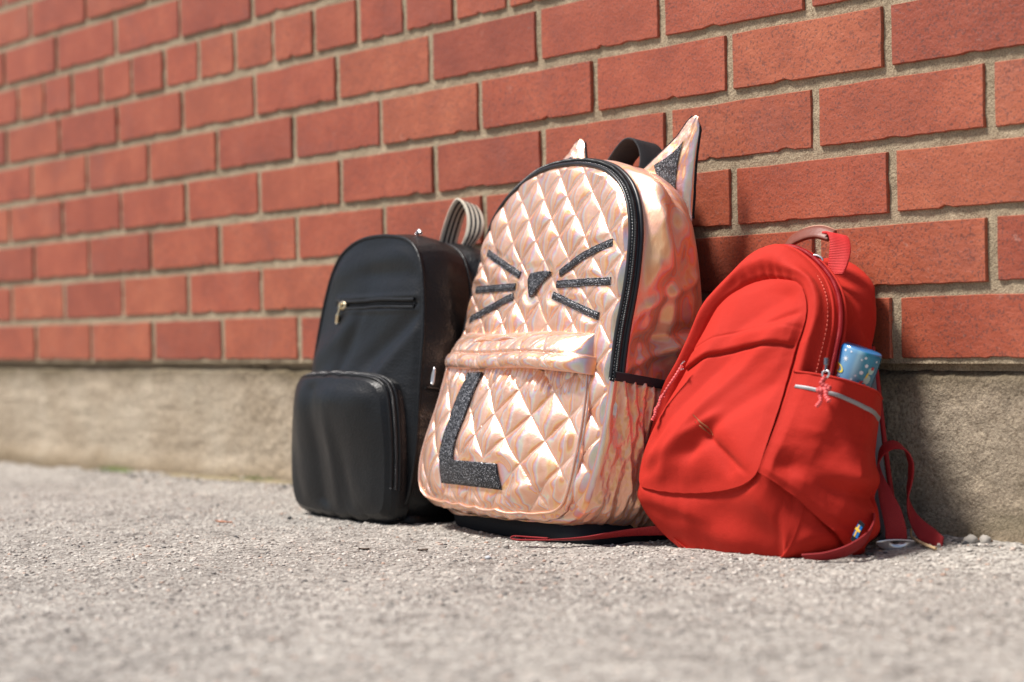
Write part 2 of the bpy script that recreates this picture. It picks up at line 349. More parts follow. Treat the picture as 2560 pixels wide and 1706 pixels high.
M = dict(brick=mat_brick(), mortar=mat_mortar(), concrete=mat_concrete(), ground=mat_ground(), stone=mat_stone(),
    foil=mat_foil(), foil_side=mat_foil('rose_gold_plain', (1, 1, .55), (.38, .50), .58, 3.2, (.72, .34, .20), .55), leather=mat_leather(), red=mat_red(),
    blackweb=mat_web('black_webbing', (.012, .014, .018)), redweb=mat_web('red_webbing_shaded', (.30, .008, .011)),  # red webbing darkened to carry the strap tail's shade in its colour
    brightweb=mat_web('bright_red_webbing', (.62, .02, .02)), glitter=mat_glitter(),
    blackcloth=simple('black_cloth', (.010, .012, .016), .75, bscale=600, bdist=.0003), zipblack=simple('black_zip', (.012, .013, .015), .38),
    brass=simple('pale_brass', (.72, .60, .40), .3, 1.), steel=simple('brushed_steel', (.72, .72, .73), .32, 1.),
    darksteel=simple('dark_steel', (.25, .25, .26), .25, 1.), reflect=simple('reflective_grey_tape', (.30, .30, .31), .5, .2),
    brown=simple('brown_leather', (.15, .038, .022), .45, bscale=260, bdist=.0005, var=.2), tan=simple('leather_edge', (.46, .24, .16), .6),
    mesh=simple('grey_padded_mesh', (.16, .18, .205), .8, bscale=900, bdist=.0008), cord=simple('pink_red_cord', (.70, .09, .09), .6, bscale=700, bdist=.0006, var=.35),
    twig=simple('dry_straw', (.62, .44, .24), .7, var=.2), leaf=simple('dry_leaf', (.42, .17, .09), .8, var=.3), moss=simple('moss', (.12, .17, .035), .9, var=.4),
    thread_gold=simple('brown_thread', (.30, .075, .022), .7), redthread=simple('pink_thread', (.80, .16, .11), .7),
    darkgap=simple('shadowed_lining', (.03, .005, .006), .9), zipred=simple('red_zip', (.42, .010, .016), .5), nylon=simple('dark_nylon', (.02, .028, .036), .45))
def mat_stripe():
    s = NT('striped_webbing'); sx = s.n('ShaderNodeSeparateXYZ'); s.l(s.tc, 'UV', sx, 0)
    k = s.ramp(s.math('ADD', (sx, 1), .5), 0, [(0, (.70, .64, .52)), (.19, (.012, .011, .013)), (.33, (.70, .64, .52)), (.44, (.012, .011, .013)), (.58, (.70, .64, .52)), (.69, (.012, .011, .013)), (.83, (.70, .64, .52))])
    k.color_ramp.interpolation = 'CONSTANT'; s.l(k, 0, s.b, 'Base Color'); s.set(Roughness=.75)
    w = s.n('ShaderNodeTexWave', wave_type='BANDS', bands_direction='X'); w.inputs['Scale'].default_value = 260; s.l(s.tc, 'UV', w, 'Vector'); s.bump(w, 1, .6, .0005); return s.m
M['stripe'] = mat_stripe()

# ------------------------------------------------------------ the wall
BZ = 0.158; PITCH = 0.0677; LB = 0.2032; J = 0.0112
wall = empty('brick_wall', (0, 0, BZ), 'red brick wall in running bond with sandy mortar joints and one header course', 'wall')
def brick_mesh(L, H, seed):
    r = random.Random(seed); per = []
    def jag(a): return r.uniform(-a, a)
    nb = 26 if L > .15 else 14; chips = [(r.uniform(.05, .95), r.uniform(.012, .05), r.uniform(.0008, .0034)) for _ in range(r.choice([1, 2, 3]))]
    for i in range(nb):                                   # ragged lower arris
        x = -L/2+L*i/(nb-1)*.999; t = i/(nb-1); z = -H/2+abs(jag(.0008))
        for c, w, d in chips:
            if abs(t-c) < w: z += d*r.uniform(.6, 1.1)
        per.append((x+(jag(.002) if 0 < i < nb-1 else 0), z))
    for k in (.33, .66): per.append((L/2+jag(.0006), -H/2+H*k))
    for i in range(7): per.append((L/2-L*i/6, H/2+jag(.0006)))
    for k in (.66, .33): per.append((-L/2+jag(.0006), -H/2+H*k))
    n = len(per); V = []
    for x, z in per: V.append((x*.993, 0, z*.972+.0001))
    for x, z in per: V.append((x, .0016, z))
    for x, z in per: V.append((x, .020, z))
    F = [tuple(range(n))]
    for k in range(n):
        j = (k+1) % n
        F.append((k, n+k, n+j, j)); F.append((n+k, 2*n+k, 2*n+j, n+j))
    F = [tuple(f) for f in F]
    me = bpy.data.meshes.new('brick'); me.from_pydata(V, [], F); me.update()
    me.materials.append(M['brick']); return me
stret = [brick_mesh(LB-J, PITCH-J, k) for k in range(14)]; head = [brick_mesh(.1016-J, PITCH-J, 50+k) for k in range(7)]
def lay(x0, x1, z, pool, L0):
    o = bpy.data.objects.new('brick', random.choice(pool)); COL.objects.link(o); o.parent = wall
    o.location = ((x0+x1)/2, random.uniform(-.0012, .0012), z-BZ+random.uniform(-.0006, .0006))
    o.scale = ((x1-x0-J)/(L0-J), 1, 1); o.rotation_euler = (random.uniform(-.006, .006), random.uniform(-.003, .003), random.uniform(-.004, .004))
OFF = {1: -.002, 2: .005, 3: -.003, 4: .005, 5: -.005, 6: .0, 8: -.003, 9: .002, 10: 0, 11: 0}
for c in range(1, 11):
    z = BZ+(c-.5)*PITCH
    if c == 7:
        xs = [-1.678+.1016*k for k in range(-16, 26)]
        for a, b in zip(xs[:-1], xs[1:]): lay(a, b, z, head, .1016)
        continue
    ph = 0 if c % 2 else .5
    lim = 0.95 if c < 8 else -.2
    ks = [k for k in range(-18, 7)]
    js = [(k+ph)*LB+OFF[c]+random.uniform(-.0012, .0012) for k in ks]
    for a, b in zip(js[:-1], js[1:]):
        if b < -3.3 or a > lim: continue
        lay(a, b, z, stret, LB)
# mortar body, slightly recessed and uneven
zt = BZ+10*PITCH
xs = np.concatenate([np.arange(-3.4, -1.0, .02), np.arange(-1.0, .7, .005), np.arange(.7, 1.2, .02)]); zs = np.concatenate([np.arange(BZ+.001, zt, .005)])
X, Z = np.meshgrid(xs, zs, indexing='ij'); Y = .0030+fbm(X*60, Z*60, 0, 3, 5)*.0011+fbm(X*240, Z*240, 0, 2, 9)*.0006
grid('mortar', np.stack([X, Y, Z], -1), M['mortar'], wall)
bx = [(-3.4, .02, BZ), (1.2, .02, BZ), (1.2, .28, BZ), (-3.4, .28, BZ), (-3.4, .02, zt), (1.2, .02, zt), (1.2, .28, zt), (-3.4, .28, zt)]
make('wall_core', bx, [(0, 3, 2, 1), (4, 5, 6, 7), (0, 1, 5, 4), (1, 2, 6, 5), (2, 3, 7, 6), (3, 0, 4, 7)], M['mortar'], wall, False)
# foundation
fnd = empty('foundation', (0, 0, 0), 'rough sandy concrete foundation under the red bricks', 'foundation')
zs = np.concatenate([np.arange(-.05, BZ-.006, .004), [BZ-.005]])
X, Z = np.meshgrid(xs, zs, indexing='ij')
Y = .006+fbm(X*9, Z*9, 0, 3, 21)*.004+fbm(X*70, Z*70, 0, 4, 22)*.0026+fbm(X*260, Z*260, 0, 2, 4)*.0010+.010*sstep(Z, BZ-.012, BZ-.003)-.010*sstep(Z, .03, -.01)
Gf = np.stack([X, Y, Z], -1); back = Gf[:, -1:].copy(); back[..., 1] = .30
grid('concrete_face', np.concatenate([Gf, back], 1), M['concrete'], fnd)
# a thin bed of dark mortar under the first course
X, Z = np.meshgrid(xs, [BZ-.006, BZ-.002, BZ+.003], indexing='ij')
grid('bed_joint', np.stack([X, .013+fbm(X*80, Z*80, 0, 2, 2)*.003, Z], -1), M['mortar'], fnd)

# ------------------------------------------------------------ the ground
def gz(x, y):
    base = np.interp(x, [-6, -1.8, -.8, .1, 2], [-.05, -.019, -.005, 0, .003])-.010*sstep(-np.asarray(y), .03, .12)
    r = np.clip(1-np.hypot((x+.1), (y+.45))/6, 0, 1)
    return base+fbm(x*6, y*6, 0, 3, 31)*.0022*r
def gfine(x, y):
    return gz(x, y)+fbm(x*90, y*90, 0, 4, 41, .6)*.0014+.0014*sstep(np.abs(fbm(x*22, y*22, 0, 3, 44)), .0, .6)
xs = np.concatenate([-np.geomspace(60, 2.2, 22), np.arange(-2.1, -1.0, .012), np.arange(-1.0, 1.0, .0042), np.arange(1.0, 2.0, .02), np.geomspace(2.05, 60, 22)])
ys = np.concatenate([-np.geomspace(60, 1.6, 22), np.arange(-1.5, -.85, .008), np.arange(-.85, .02, .0042), [.03, .10]])
X, Y = np.meshgrid(xs, ys, indexing='ij'); Z = gfine(X, Y)
Z = Z+.006*np.exp(-((Y-.005)/.018)**2)*(fbm(X*25, Y*25, 0, 3, 77)+.3)
g = grid('ground', np.stack([X, Y, Z], -1), M['ground']); tag(g, kind='structure')
def stones(name, n, fx, smin, smax, mat, zoff=.3, pw=3.0, dark=.0):
    ang = np.array([[1, 0, 0], [-1, 0, 0], [0, 1, 0], [0, -1, 0], [0, 0, 1], [0, 0, -1]], float)
    FA = np.array([[0, 2, 4], [2, 1, 4], [1, 3, 4], [3, 0, 4], [2, 0, 5], [1, 2, 5], [3, 1, 5], [0, 3, 5]])
    # split once: 14+ verts (a pebble), built from an octahedron with edge midpoints
    E = {}; V = list(ang); F2 = []
    def mid(a, b):
        k = (min(a, b), max(a, b))
        if k not in E: v = (V[a]+V[b]); E[k] = len(V); V.append(v/np.linalg.norm(v))
        return E[k]
    for a, b, c in FA:
        ab, bc, ca = mid(a, b), mid(b, c), mid(c, a); F2 += [[a, ab, ca], [ab, b, bc], [ca, bc, c], [ab, bc, ca]]
    V = np.array(V); F2 = np.array(F2); nv = len(V)
    px, py = fx(n); n = len(px)
    s = smin+(smax-smin)*RNG.random(n)**pw
    jit = 1+RNG.uniform(-.28, .28, (n, nv, 1)); sc = np.stack([s*RNG.uniform(.8, 1.5, n), s*RNG.uniform(.7, 1.2, n), s*RNG.uniform(.45, .8, n)], -1)
    a = RNG.uniform(0, 2*np.pi, n); P = V[None]*jit*sc[:, None]/2
    ca, sa = np.cos(a)[:, None], np.sin(a)[:, None]
    P = np.stack([P[..., 0]*ca-P[..., 1]*sa, P[..., 0]*sa+P[..., 1]*ca, P[..., 2]], -1)
    P[..., 0] += px[:, None]; P[..., 1] += py[:, None]; P[..., 2] += (gfine(px, py)+s*zoff*.4)[:, None]
    F = (F2[None]+np.arange(n)[:, None, None]*nv).reshape(-1, 3)
    o = make(name, P.reshape(-1, 3), F, mat, None, True)
    t = RNG.random(n); t = np.where(RNG.random(n) < dark, t*.15, .15+t*.85)
    at = o.data.attributes.new('tone', 'FLOAT', 'POINT'); at.data.foreach_set('value', np.repeat(t, nv).astype(np.float32))
    return o
def area(n):
    # the triangle between the camera and the wall, denser near the bags
    x = RNG.uniform(-1.3, 1.0, n*3); y = RNG.uniform(-.95, .0, n*3)
    d = (x-1.32)*-.775+(y+1.37)*.632; l = (x-1.32)*.632+(y+1.37)*.775
    k = (np.abs(l) < .31*d) & (d > .9); x, y = x[k], y[k]
    return x[:n], y[:n]
def near_wall(n):
    x = RNG.uniform(-1.4, .6, n); y = -np.abs(RNG.normal(0, .022, n)); return x, y
tag(stones('gravel', 30000, area, .0011, .0046, M['stone'], .05, 3.2, .10), 'small pale aggregate stones set in the worn asphalt', 'gravel', kind='stuff')
tag(stones('grit', 4500, near_wall, .001, .006, M['stone'], .4, 3.0, .35), 'loose grit and crumbs lying along the foot of the wall', 'grit', kind='stuff')
# ------------------------------------------------------------ shared bag tools
def th_grid(n): return np.linspace(-np.pi/2, 1.5*np.pi, n, endpoint=False)     # starts at the bottom, runs anticlockwise (right side first)
class Panel:
    """front panel: a domed height field c(a,h) inside a ring"""
    def __init__(s, ring, dome, relief=None, p=2.6, prof=None, avg=0.): s.avg = avg; s.ring, s.dome, s.relief, s.p, s.prof = ring, dome, relief, p, prof
    def c(s, a, h, relief=True):
        a, h = np.asarray(a, float), np.asarray(h, float); dx, dy = a-s.ring.ctr[0], h-s.ring.ctr[1]
        th = np.arctan2(dy, dx); r = np.clip(np.hypot(dx, dy)/s.ring.rad(th), 0, 1)
        c0 = s.ring.c(a, h) if callable(s.ring.c) else np.full(a.shape, float(s.ring.c)); d = s.dome(a, h) if callable(s.dome) else s.dome
        sh = s.prof(r) if s.prof else (1-r**s.p)
        c = c0-d*sh
        if relief and s.relief is not None:
            k = 1. if relief is True else relief
            c = c-k*s.relief(a, h, r)-(1-k)*s.avg
        return c
    def build(s, name, fr, mat, parent, n=420, m=130, power=.8):
        th = th_grid(n); r = np.linspace(1e-5, 1, m)**power
        ra = s.ring.rad(th); A = s.ring.ctr[0]+r[None]*(ra*np.cos(th))[:, None]; H = s.ring.ctr[1]+r[None]*(ra*np.sin(th))[:, None]
        return grid(name, fr(A, H, s.c(A, H)), mat, parent, ci=True)
def patch_poly(name, fr, panel, poly, mat, parent, off=.0012, res=.003, kr=.3):
    """flat applique of polygon outline laid over a panel, with a turned-down edge"""
    import bmesh
    bm = bmesh.new(); P = []
    for (x0, y0), (x1, y1) in zip(poly, poly[1:]+poly[:1]):
        k = max(1, int(math.hypot(x1-x0, y1-y0)/res))
        for i in range(k): P.append((x0+(x1-x0)*i/k, y0+(y1-y0)*i/k))
    vs = [bm.verts.new((x, y, 0)) for x, y in P]; bm.faces.new(vs)
    xs = [p[0] for p in P]; ys = [p[1] for p in P]
    for ax, lo, hi in ((0, min(xs), max(xs)), (1, min(ys), max(ys))):
        v = lo+res
        while v < hi:
            co = [0, 0, 0]; co[ax] = v; no = [0, 0, 0]; no[ax] = 1
            bmesh.ops.bisect_plane(bm, geom=bm.verts[:]+bm.edges[:]+bm.faces[:], plane_co=co, plane_no=no, dist=1e-6); v += res
    bmesh.ops.triangulate(bm, faces=bm.faces[:])
    bm.verts.index_update(); A = np.array([v.co[:2] for v in bm.verts]); F = [tuple(v.index for v in f.verts) for f in bm.faces]
    be = [(e.verts[0].index, e.verts[1].index, e.link_faces[0]) for e in bm.edges if len(e.link_faces) == 1]
    c = panel.c(A[:, 0], A[:, 1], kr); n = len(A)
    V = np.concatenate([fr(A[:, 0], A[:, 1], c-off), fr(A[:, 0], A[:, 1], c+.0008)])
    up = fr.b
    F3 = []
    for f in F:
        p = V[list(f)]; nn = np.cross(p[1]-p[0], p[2]-p[0]); F3.append(f if nn@up < 0 else f[::-1])
    for a, b, _ in be: F3.append((a, b, b+n, a+n))
    bm.free(); return make(name, V, F3, mat, parent)
def quilt(a, h, W, H, ax=0, hx=0, amp=.0042, seed=1, rnd=.35, sharp=.62):
    wx = a+.0016*vnoise(a*28, h*28, 0, seed+9); wy = h+.0016*vnoise(a*28, h*28, 5, seed+9)
    u = (wx-ax)/W+(wy-hx)/H; v = (wx-ax)/W-(wy-hx)/H
    cu, cv = np.abs(np.sin(np.pi*u)), np.abs(np.sin(np.pi*v))
    iu, iv = np.floor(u), np.floor(v)
    k = vnoise(iu*1.37+.5, iv*1.71+.5, 0, seed)
    puff = (cu*cv)**sharp*(1+rnd*k)
    fu, fv = u-iu-.5, v-iv-.5
    tilt = (fu*vnoise(iu*1.9+.3, iv*1.3+.7, 3, seed)+fv*vnoise(iu*1.1+.9, iv*2.3+.1, 7, seed))*cu*cv
    # tension wrinkles starting from the stitched lines
    wr = fbm(a*75, h*60, 0, 3, seed+3, .55)*(.25+.75*(1-np.minimum(cu, cv)))
    stitch = np.exp(-(np.minimum(np.arcsin(np.clip(cu,0,1))*1.0, np.arcsin(np.clip(cv,0,1))*1.0)/.10)**2)
    return amp*puff+amp*.75*tilt+.0008*wr*(cu*cv+.2)-.0006*stitch
def body_base(name, fr, ca, cc, ra, rc, h0, h1, mat, parent, e=.35, bul=.010):
    th = np.linspace(0, 2*np.pi, 160, endpoint=False); s = np.linspace(0, 1, 14)
    A = []; ct, st = np.cos(th), np.sin(th)
    ux = np.sign(ct)*np.abs(ct)**e; uy = np.sign(st)*np.abs(st)**e
    P = []
    for t in np.concatenate([[-.5, -.2, -.05], s, [1.05, 1.3, 1.6]]):
        tt = min(max(t, 0), 1); k = 1-(.12 if t < 0 else 0)*1-(.0)
        if t < 0: k = 1-min(1, -t*2)*.96; hh = h0
        elif t > 1: k = 1-min(1, (t-1)/.6)*.96; hh = h1
        else: k = 1; hh = h0+(h1-h0)*tt
        b = bul*math.sin(math.pi*tt)
        P.append(fr(ca+ux*(ra*k+b), hh, cc+uy*(rc*k+b)))
    return grid(name, np.stack(P, 1), mat, parent, ci=True)

# ------------------------------------------------------------ rose gold cat backpack
C = Frame((-.15, -.18, 0), -9, 10)
cat = empty('backpack', tuple(C.O), 'rose gold quilted backpack with cat ears, black whiskers and a big letter L', 'backpack')
ctr = (-.005, .19)
Fl = [(-.05, .013), (.04, .015), (.10, .019), (.127, .027), (.139, .044), (.147, .077), (.149, .12), (.150, .151), (.149, .18), (.150, .202), (.153, .225), (.155, .249), (.154, .276), (.152, .293), (.145, .315), (.132, .334), (.116, .347), (.092, .359), (.05, .368), (.009, .370),
      (-.027, .368), (-.05, .363), (-.072, .354), (-.089, .346), (-.107, .334), (-.122, .317), (-.132, .289), (-.139, .258), (-.145, .229), (-.150, .198), (-.154, .15), (-.158, .10), (-.160, .06), (-.155, .034), (-.14, .018), (-.10, .012)]
F_ = Ring(Fl, ctr, 1, lambda a, h: -.004*sstep(h, .12, .02))
def off_pts(pts, d):
    P = np.array(pts); v = P-np.array(ctr); L = np.hypot(v[:, 0], v[:, 1])[:, None]; return [tuple(p) for p in P+v/L*d]
Zo = Ring(off_pts(Fl, .0065), ctr, 1, lambda a, h: .009-.004*sstep(h, .12, .02))
def side_mid_c(a, h): return .055
Kl = [(-.05, .0), (.05, .0), (.12, .004), (.137, .03), (.143, .08), (.142, .15), (.141, .22), (.137, .26), (.130, .296), (.117, .332), (.095, .358), (.065, .372), (.03, .380), (-.03, .380), (-.08, .370), (-.12, .345), (-.145, .30), (-.155, .25), (-.158, .15), (-.150, .05), (-.12, .004)]
kc = lambda a, h: .130-.125*np.asarray(h)
K_ = Ring(Kl, ctr, 1, kc)
Md = Ring(off_pts(Fl, .006), ctr, 1, lambda a, h: .045-.02*(np.asarray(h)-.1))
th = th_grid(640)
WK = [((-.112, .284), (-.031, .256), None), ((-.126, .244), (-.037, .244), None), ((-.130, .211), (-.040, .234), None),
                ((.048, .255), (.132, .283), (.087, .2712)), ((.045, .244), (.137, .245), None), ((.041, .233), (.124, .211), None)]
def cat_relief(a, h, r):
    q = quilt(a, h, .0455, .0435, .012, .010, .0040, 5, .45, .62)
    dm = poly_dist(a, h, [(-.010, .252), (.022, .254), (.0, .238)])-.006
    for p, q_, m in WK: dm = np.minimum(dm, poly_dist(a, h, [p, m, q_] if m else [p, q_]))
    q = q*(1-.62*sstep(dm, .012, .004))
    e = sstep(r, 1.0, .965)
    return q*e-.0015*(1-e)+fbm(a*14, h*10, 0, 2, 8)*.002*e
CP = Panel(F_, lambda a, h: .007+.003*np.exp(-((h-.05)/.06)**2), cat_relief, 4.0, avg=.0025)
CP.build('quilted_front_panel', C, M['foil'], cat, 720, 230)
# zip tape round the front panel
P = loft([F_, Zo], th, [8]); n = normals(P, True); s_ = np.linspace(0, 1, P.shape[1])
tapeP = C(P[..., 0], P[..., 1], P[..., 2]-.0016*np.sin(np.pi*s_)[None])
hh = P[:, 0, 1]; sel = np.where(hh > .148)[0]; k0, k1 = sel[0], sel[-1]
T3 = tapeP[k0:k1+1]
grid('zip_tape', T3, M['zipblack'], cat)
grid('seam_strip', np.concatenate([tapeP[k1:], tapeP[:k0+1]], 0), M['foil'], cat)
def curve_at(ring, s0, dc=0., dr=0., hmin=.15):
    a, h, c = ring.at(th); v = np.stack([a-ctr[0], h-ctr[1]]); L = np.hypot(*v); a = a+v[0]/L*dr; h = h+v[1]/L*dr
    q = C(a, h, c+dc); k = np.where(h > hmin)[0]; return q[k[0]:k[-1]+1]
tube('piping', curve_at(F_, 0, .0005, .0008), .0021, M['zipblack'], cat, 300, 8)
tube('piping', curve_at(Zo, 0, .001, -.0002), .0024, M['zipblack'], cat, 300, 8)
midz = (curve_at(F_, 0, .004, .0052))
tube('zip_teeth', midz, .0019, M['zipblack'], cat, 1500, 8, rfun=lambda i: 1+.28*np.sin(i*1.6))
def dashes(name, pts, rad, mat, parent, ln=.6):
    parts = []
    for p, q in zip(pts[:-1:1], pts[1::1]):
        d = (q-p)*ln; n1 = np.cross(d, [.2, .3, .9]); n1 = n1/np.linalg.norm(n1)*rad; n2 = np.cross(d, n1); n2 = n2/np.linalg.norm(n2)*rad
        v = [p+n1, p+n2, p-n1, p-n2, p+d+n1, p+d+n2, p+d-n1, p+d-n2]
        parts.append((v, [(0, 1, 5, 4), (1, 2, 6, 5), (2, 3, 7, 6), (3, 0, 4, 7), (0, 3, 2, 1), (4, 5, 6, 7)]))
    V, F = join_geo(parts); return tag(make(name, V, F, mat, parent), kind='stuff')
q_ = curve_at(F_, 0, .0015, .0030); dashes('stitching', crm(q_[::4], 200), .00028, M['steel'], cat, .5)
# side (gusset) with soft foil folds, then the back
Bk = Ring([(x*.90, .19+(y-.19)*.92) for x, y in Kl], ctr, 1, lambda a, h: kc(a, h)+.012)
G = loft([Zo, Md, K_, Bk], th, [26, 30, 8]); N = normals(G, True)
sg = np.sign(np.sum(N[..., :2]*np.stack([G[..., 0]-ctr[0], G[..., 1]-ctr[1]], -1), -1).mean()); N = N*sg
A_, H_, C_ = G[..., 0], G[..., 1], G[..., 2]
def foldn(x, y, s): return 1-np.abs(vnoise(x, y, 0, s))*2
w_ = sstep(C_, .012, .03)*sstep(kc(A_, H_)-C_, -.002, .02)
D = w_*(.0075*vnoise(C_*15+H_*6, H_*8-C_*9, 0, 61)+.0040*vnoise(C_*36-H_*16, H_*13+C_*9, 0, 62)+.0018*foldn(C_*30-H_*14, H_*12+C_*9, 64)+.0007*fbm(C_*120, H_*60, A_*20, 3, 63))
D += w_*(ridge(C_, H_, (.02, .345), (.075, .29), .007, .007)+ridge(C_, H_, (.03, .30), (.07, .20), .008, .008)-ridge(C_, H_, (.04, .33), (.05, .22), .008, .007)
      +ridge(C_, H_, (.02, .22), (.08, .26), .007, .005)-ridge(C_, H_, (.03, .19), (.085, .21), .008, .006)+ridge(C_, H_, (.015, .165), (.07, .19), .006, .005))
D -= .004*w_*sstep(H_, .22, .16)
D += .006*w_*np.exp(-((H_-.33)/.03)**2)
GS = G+N*D[..., None]
grid('side_panel', C(GS[..., 0], GS[..., 1], GS[..., 2]), M['foil_side'], cat, ci=True)
BKp = Panel(Bk, -.006, None); BKp.build('back_panel', C, M['blackcloth'], cat, 120, 20)
body_base('base_panel', C, -.006, .068, .136, .066, -.002, .022, M['blackcloth'], cat, .42, .006)
# side mesh-free elastic pocket on the right side
def gus(hv, cv, off=0.):
    """point on the right-hand gusset at height h and depth c"""
    i = np.where((G[:, 0, 0] > .06))[0]; hs = G[i, 20, 1]; o = np.argsort(hs); a = np.interp(hv, hs[o], G[i, 20, 0][o])
    a2 = np.interp(hv, hs[o], G[i, 50, 0][o]); t = np.clip(cv/.10, 0, 1)
    return a*(1-t)+a2*t+off
hs_ = np.linspace(0, 1, 110); cs_ = np.linspace(0, 1, 170)
Ht, Ct = np.meshgrid(hs_, cs_, indexing='ij'); Hs = .014+(.152-.014)*Ht
c_end = .115-.12*Hs*.3; Cs = .000+Ct*c_end
top = sstep(Ht, .55, 1.0)
ruf = (.0030*np.sin(Ct*62+3*vnoise(Ct*9, Ht*3, 0, 71))*(.25+.75*top)*(1-.3*sstep(Ht, .97, 1))+.004*foldn(Ct*6+Ht*2.2, Ht*2.6, 72)*(1-top*.5)+.0018*fbm(Ct*22, Ht*14, 0, 3, 74))
bulge = .007*np.sin(np.pi*np.clip(Ct, 0, 1))**.7*np.sin(np.pi*(.12+.80*(1-Ht)))+.002
bulge -= .008*np.exp(-((Ct-.62+.25*(.5-Ht))/.05)**2)*(1-top)*.6
As = gus(Hs, Cs)+bulge+ruf*sstep(Ct, 0, .06)
sp = grid('side_pocket', C(As, Hs, Cs), M['foil_side'], cat)
Hb, Cb = np.meshgrid(np.linspace(.1495, .1585, 8), cs_, indexing='ij'); cb = Cb*.112
Ab = gus(Hb, cb)+.0030+.004*np.sin(np.pi*Cb)**.8+.0006*np.sin(np.pi*(Hb-.1495)/.009)
be = C(Ab, Hb, cb); be2 = C(Ab-.0016, Hb, cb)
grid('elastic_band', np.concatenate([be, be2[::-1]], 0), M['blackweb'], cat, ci=True)
# front pocket
pc = (-.008, .095)
Pb = [(-.06, .018), (.006, .017), (.075, .018), (.112, .024), (.124, .042), (.128, .08), (.127, .12), (.125, .15), (.121, .175), (.112, .186), (.05, .188), (-.06, .188), (-.118, .186), (-.132, .175), (-.137, .15), (-.138, .12), (-.143, .08), (-.146, .05), (-.140, .026), (-.115, .018)]
pt = lambda a, h: (.022+.010*sstep(h, .17, .05))*(.22+.78*sstep(a, .115, -.01))
Pr0 = Ring(Pb, pc, 1, lambda a, h: CP.c(a, h, False)+.004)
Pr1 = Ring([(pc[0]+(x-pc[0])*1.015, pc[1]+(y-pc[1])*(1.03 if y < .1 else .985)) for x, y in Pb], pc, 1, lambda a, h: CP.c(a, h, False)-.60*pt(a, h))
Pr2 = Ring([(pc[0]+(x-pc[0])*(.955 if x < 0 else .995), pc[1]+(y-pc[1])*(.965 if y < .1 else .95)) for x, y in Pb], pc, 1, lambda a, h: CP.c(a, h, False)-.96*pt(a, h))
def pk_relief(a, h, r):
    q = quilt(a, h, .0490, .0480, .010, .014, .0047, 15, .40, .62)
    q = q*(1-.88*sstep(poly_dist(a, h, [(-.051, .152), (-.061, .10), (-.064, .047), (.034, .048)]), .024, .012))
    e = sstep(r, 1.0, .90); e2 = sstep(h, .155, .14)
    gather = .0012*np.sin(a*520+3*vnoise(a*60, h*20, 0, 3))*sstep(h, .125, .152)
    return q*e*(.35+.65*e2)+gather*e+.002*e*ridge(a, h, (.05, .035), (.10, .05), .006, 1.)
PK = Panel(Pr2, lambda a, h: .006+.002*np.exp(-((h-.06)/.04)**2), pk_relief, 2.5, avg=.0020)
fp = PK.build('front_pocket', C, M['foil'], cat, 640, 190)
Gp = loft([Pr0, Pr1, Pr2], th, [10, 10]); Np = normals(Gp, True)
Gp = Gp+Np*(.0022*fbm(Gp[..., 0]*60, Gp[..., 1]*60, Gp[..., 2]*90, 3, 81)*np.sin(np.pi*np.linspace(0, 1, Gp.shape[1]))[None])[..., None]
grid('pocket_side', C(Gp[..., 0], Gp[..., 1], Gp[..., 2]), M['foil'], cat, ci=True)
tube('pocket_seam', C(*Pr2.at(th)[:2], Pr2.at(th)[2]-.0006)[::4], .0013, M['foil'], cat, 400, 8, closed=True)
# pocket flap: sloping top and rolled zip flap
prof = crm([(.196, .004), (.195, -.006), (.190, -.016), (.182, -.024), (.174, -.0285), (.1715, -.0270), (.169, -.031), (.163, -.0345), (.157, -.0335), (.1545, -.029), (.156, -.018)], 60)
at = np.linspace(-1, 1, 220); aa = -.0065+at*.1315
E_ = (1-np.abs(at)**6)**.42
Af = np.repeat(aa[:, None], 60, 1)+np.sign(at)[:, None]*(.004*(prof[None, :, 0] < .172))
c_f = CP.c(np.clip(aa, -.138, .124)[:, None], prof[None, :, 0], False)
Cf = c_f+np.minimum(prof[None, :, 1]*E_[:, None], .004)
Hf = prof[None, :, 0]-.004*at[:, None]**2*0+.0010*np.sin(at*5)[:, None]
bumpf = quilt(Af, Hf, .044, .05, 0, .165, .0010, 33)+.0010*fbm(Af*70, Hf*110, 0, 3, 34)
Cf = Cf-bumpf*np.minimum(1, np.maximum(0, E_))[:, None]
grid('pocket_flap', C(Af, Hf, Cf), M['foil'], cat)
pp = C(-.139, .150, -.036)
tube('zip_pull', [pp+C.h*.004, pp-C.h*.004-C.w*.0025, pp-C.h*.012-C.w*.002, pp-C.h*.013+C.w*.001, pp-C.h*.004+C.w*.001], .0012, M['steel'], cat, 30, 8, closed=True)
# whiskers, nose, letter
def strip(name, p, q, w, mat, pan, mid=None, off=.0010):
    P = np.array([p, mid if mid is not None else ((p[0]+q[0])/2, (p[1]+q[1])/2), q]); P = crm(P, 40)
    T = np.gradient(P, axis=0); T /= np.linalg.norm(T, axis=1, keepdims=True); Nn = np.stack([-T[:, 1], T[:, 0]], 1)
    ks = np.array([-.5, -.49, -.36, -.33, -.30, 0, .30, .33, .36, .49, .5]); up = np.array([-.001, off*.7, off*.9, off*.5, off*.9, off, off*.9, off*.5, off*.9, off*.7, -.001])
    Q = P[:, None]+Nn[:, None]*(ks*w)[None, :, None]
    c = pan.c(P[:, 0], P[:, 1], .5)[:, None]*.5+pan.c(Q[..., 0], Q[..., 1], .5)*.5-up[None]
    e = np.ones(40); Q0 = C(Q[..., 0], Q[..., 1], c); a = Q0[:1]+C.b*.004; b = Q0[-1:]+C.b*.004
    return grid(name, np.concatenate([a, Q0, b], 0), mat, cat)
for p, q, m in WK:
    strip('whisker', p, q, .0078, M['glitter'], CP, m)
nose = smooth_closed([(-.015, .2565), (.011, .2585), (.030, .2585), (.029, .254), (.014, .244), (.0, .2325), (-.004, .2315)], 1)
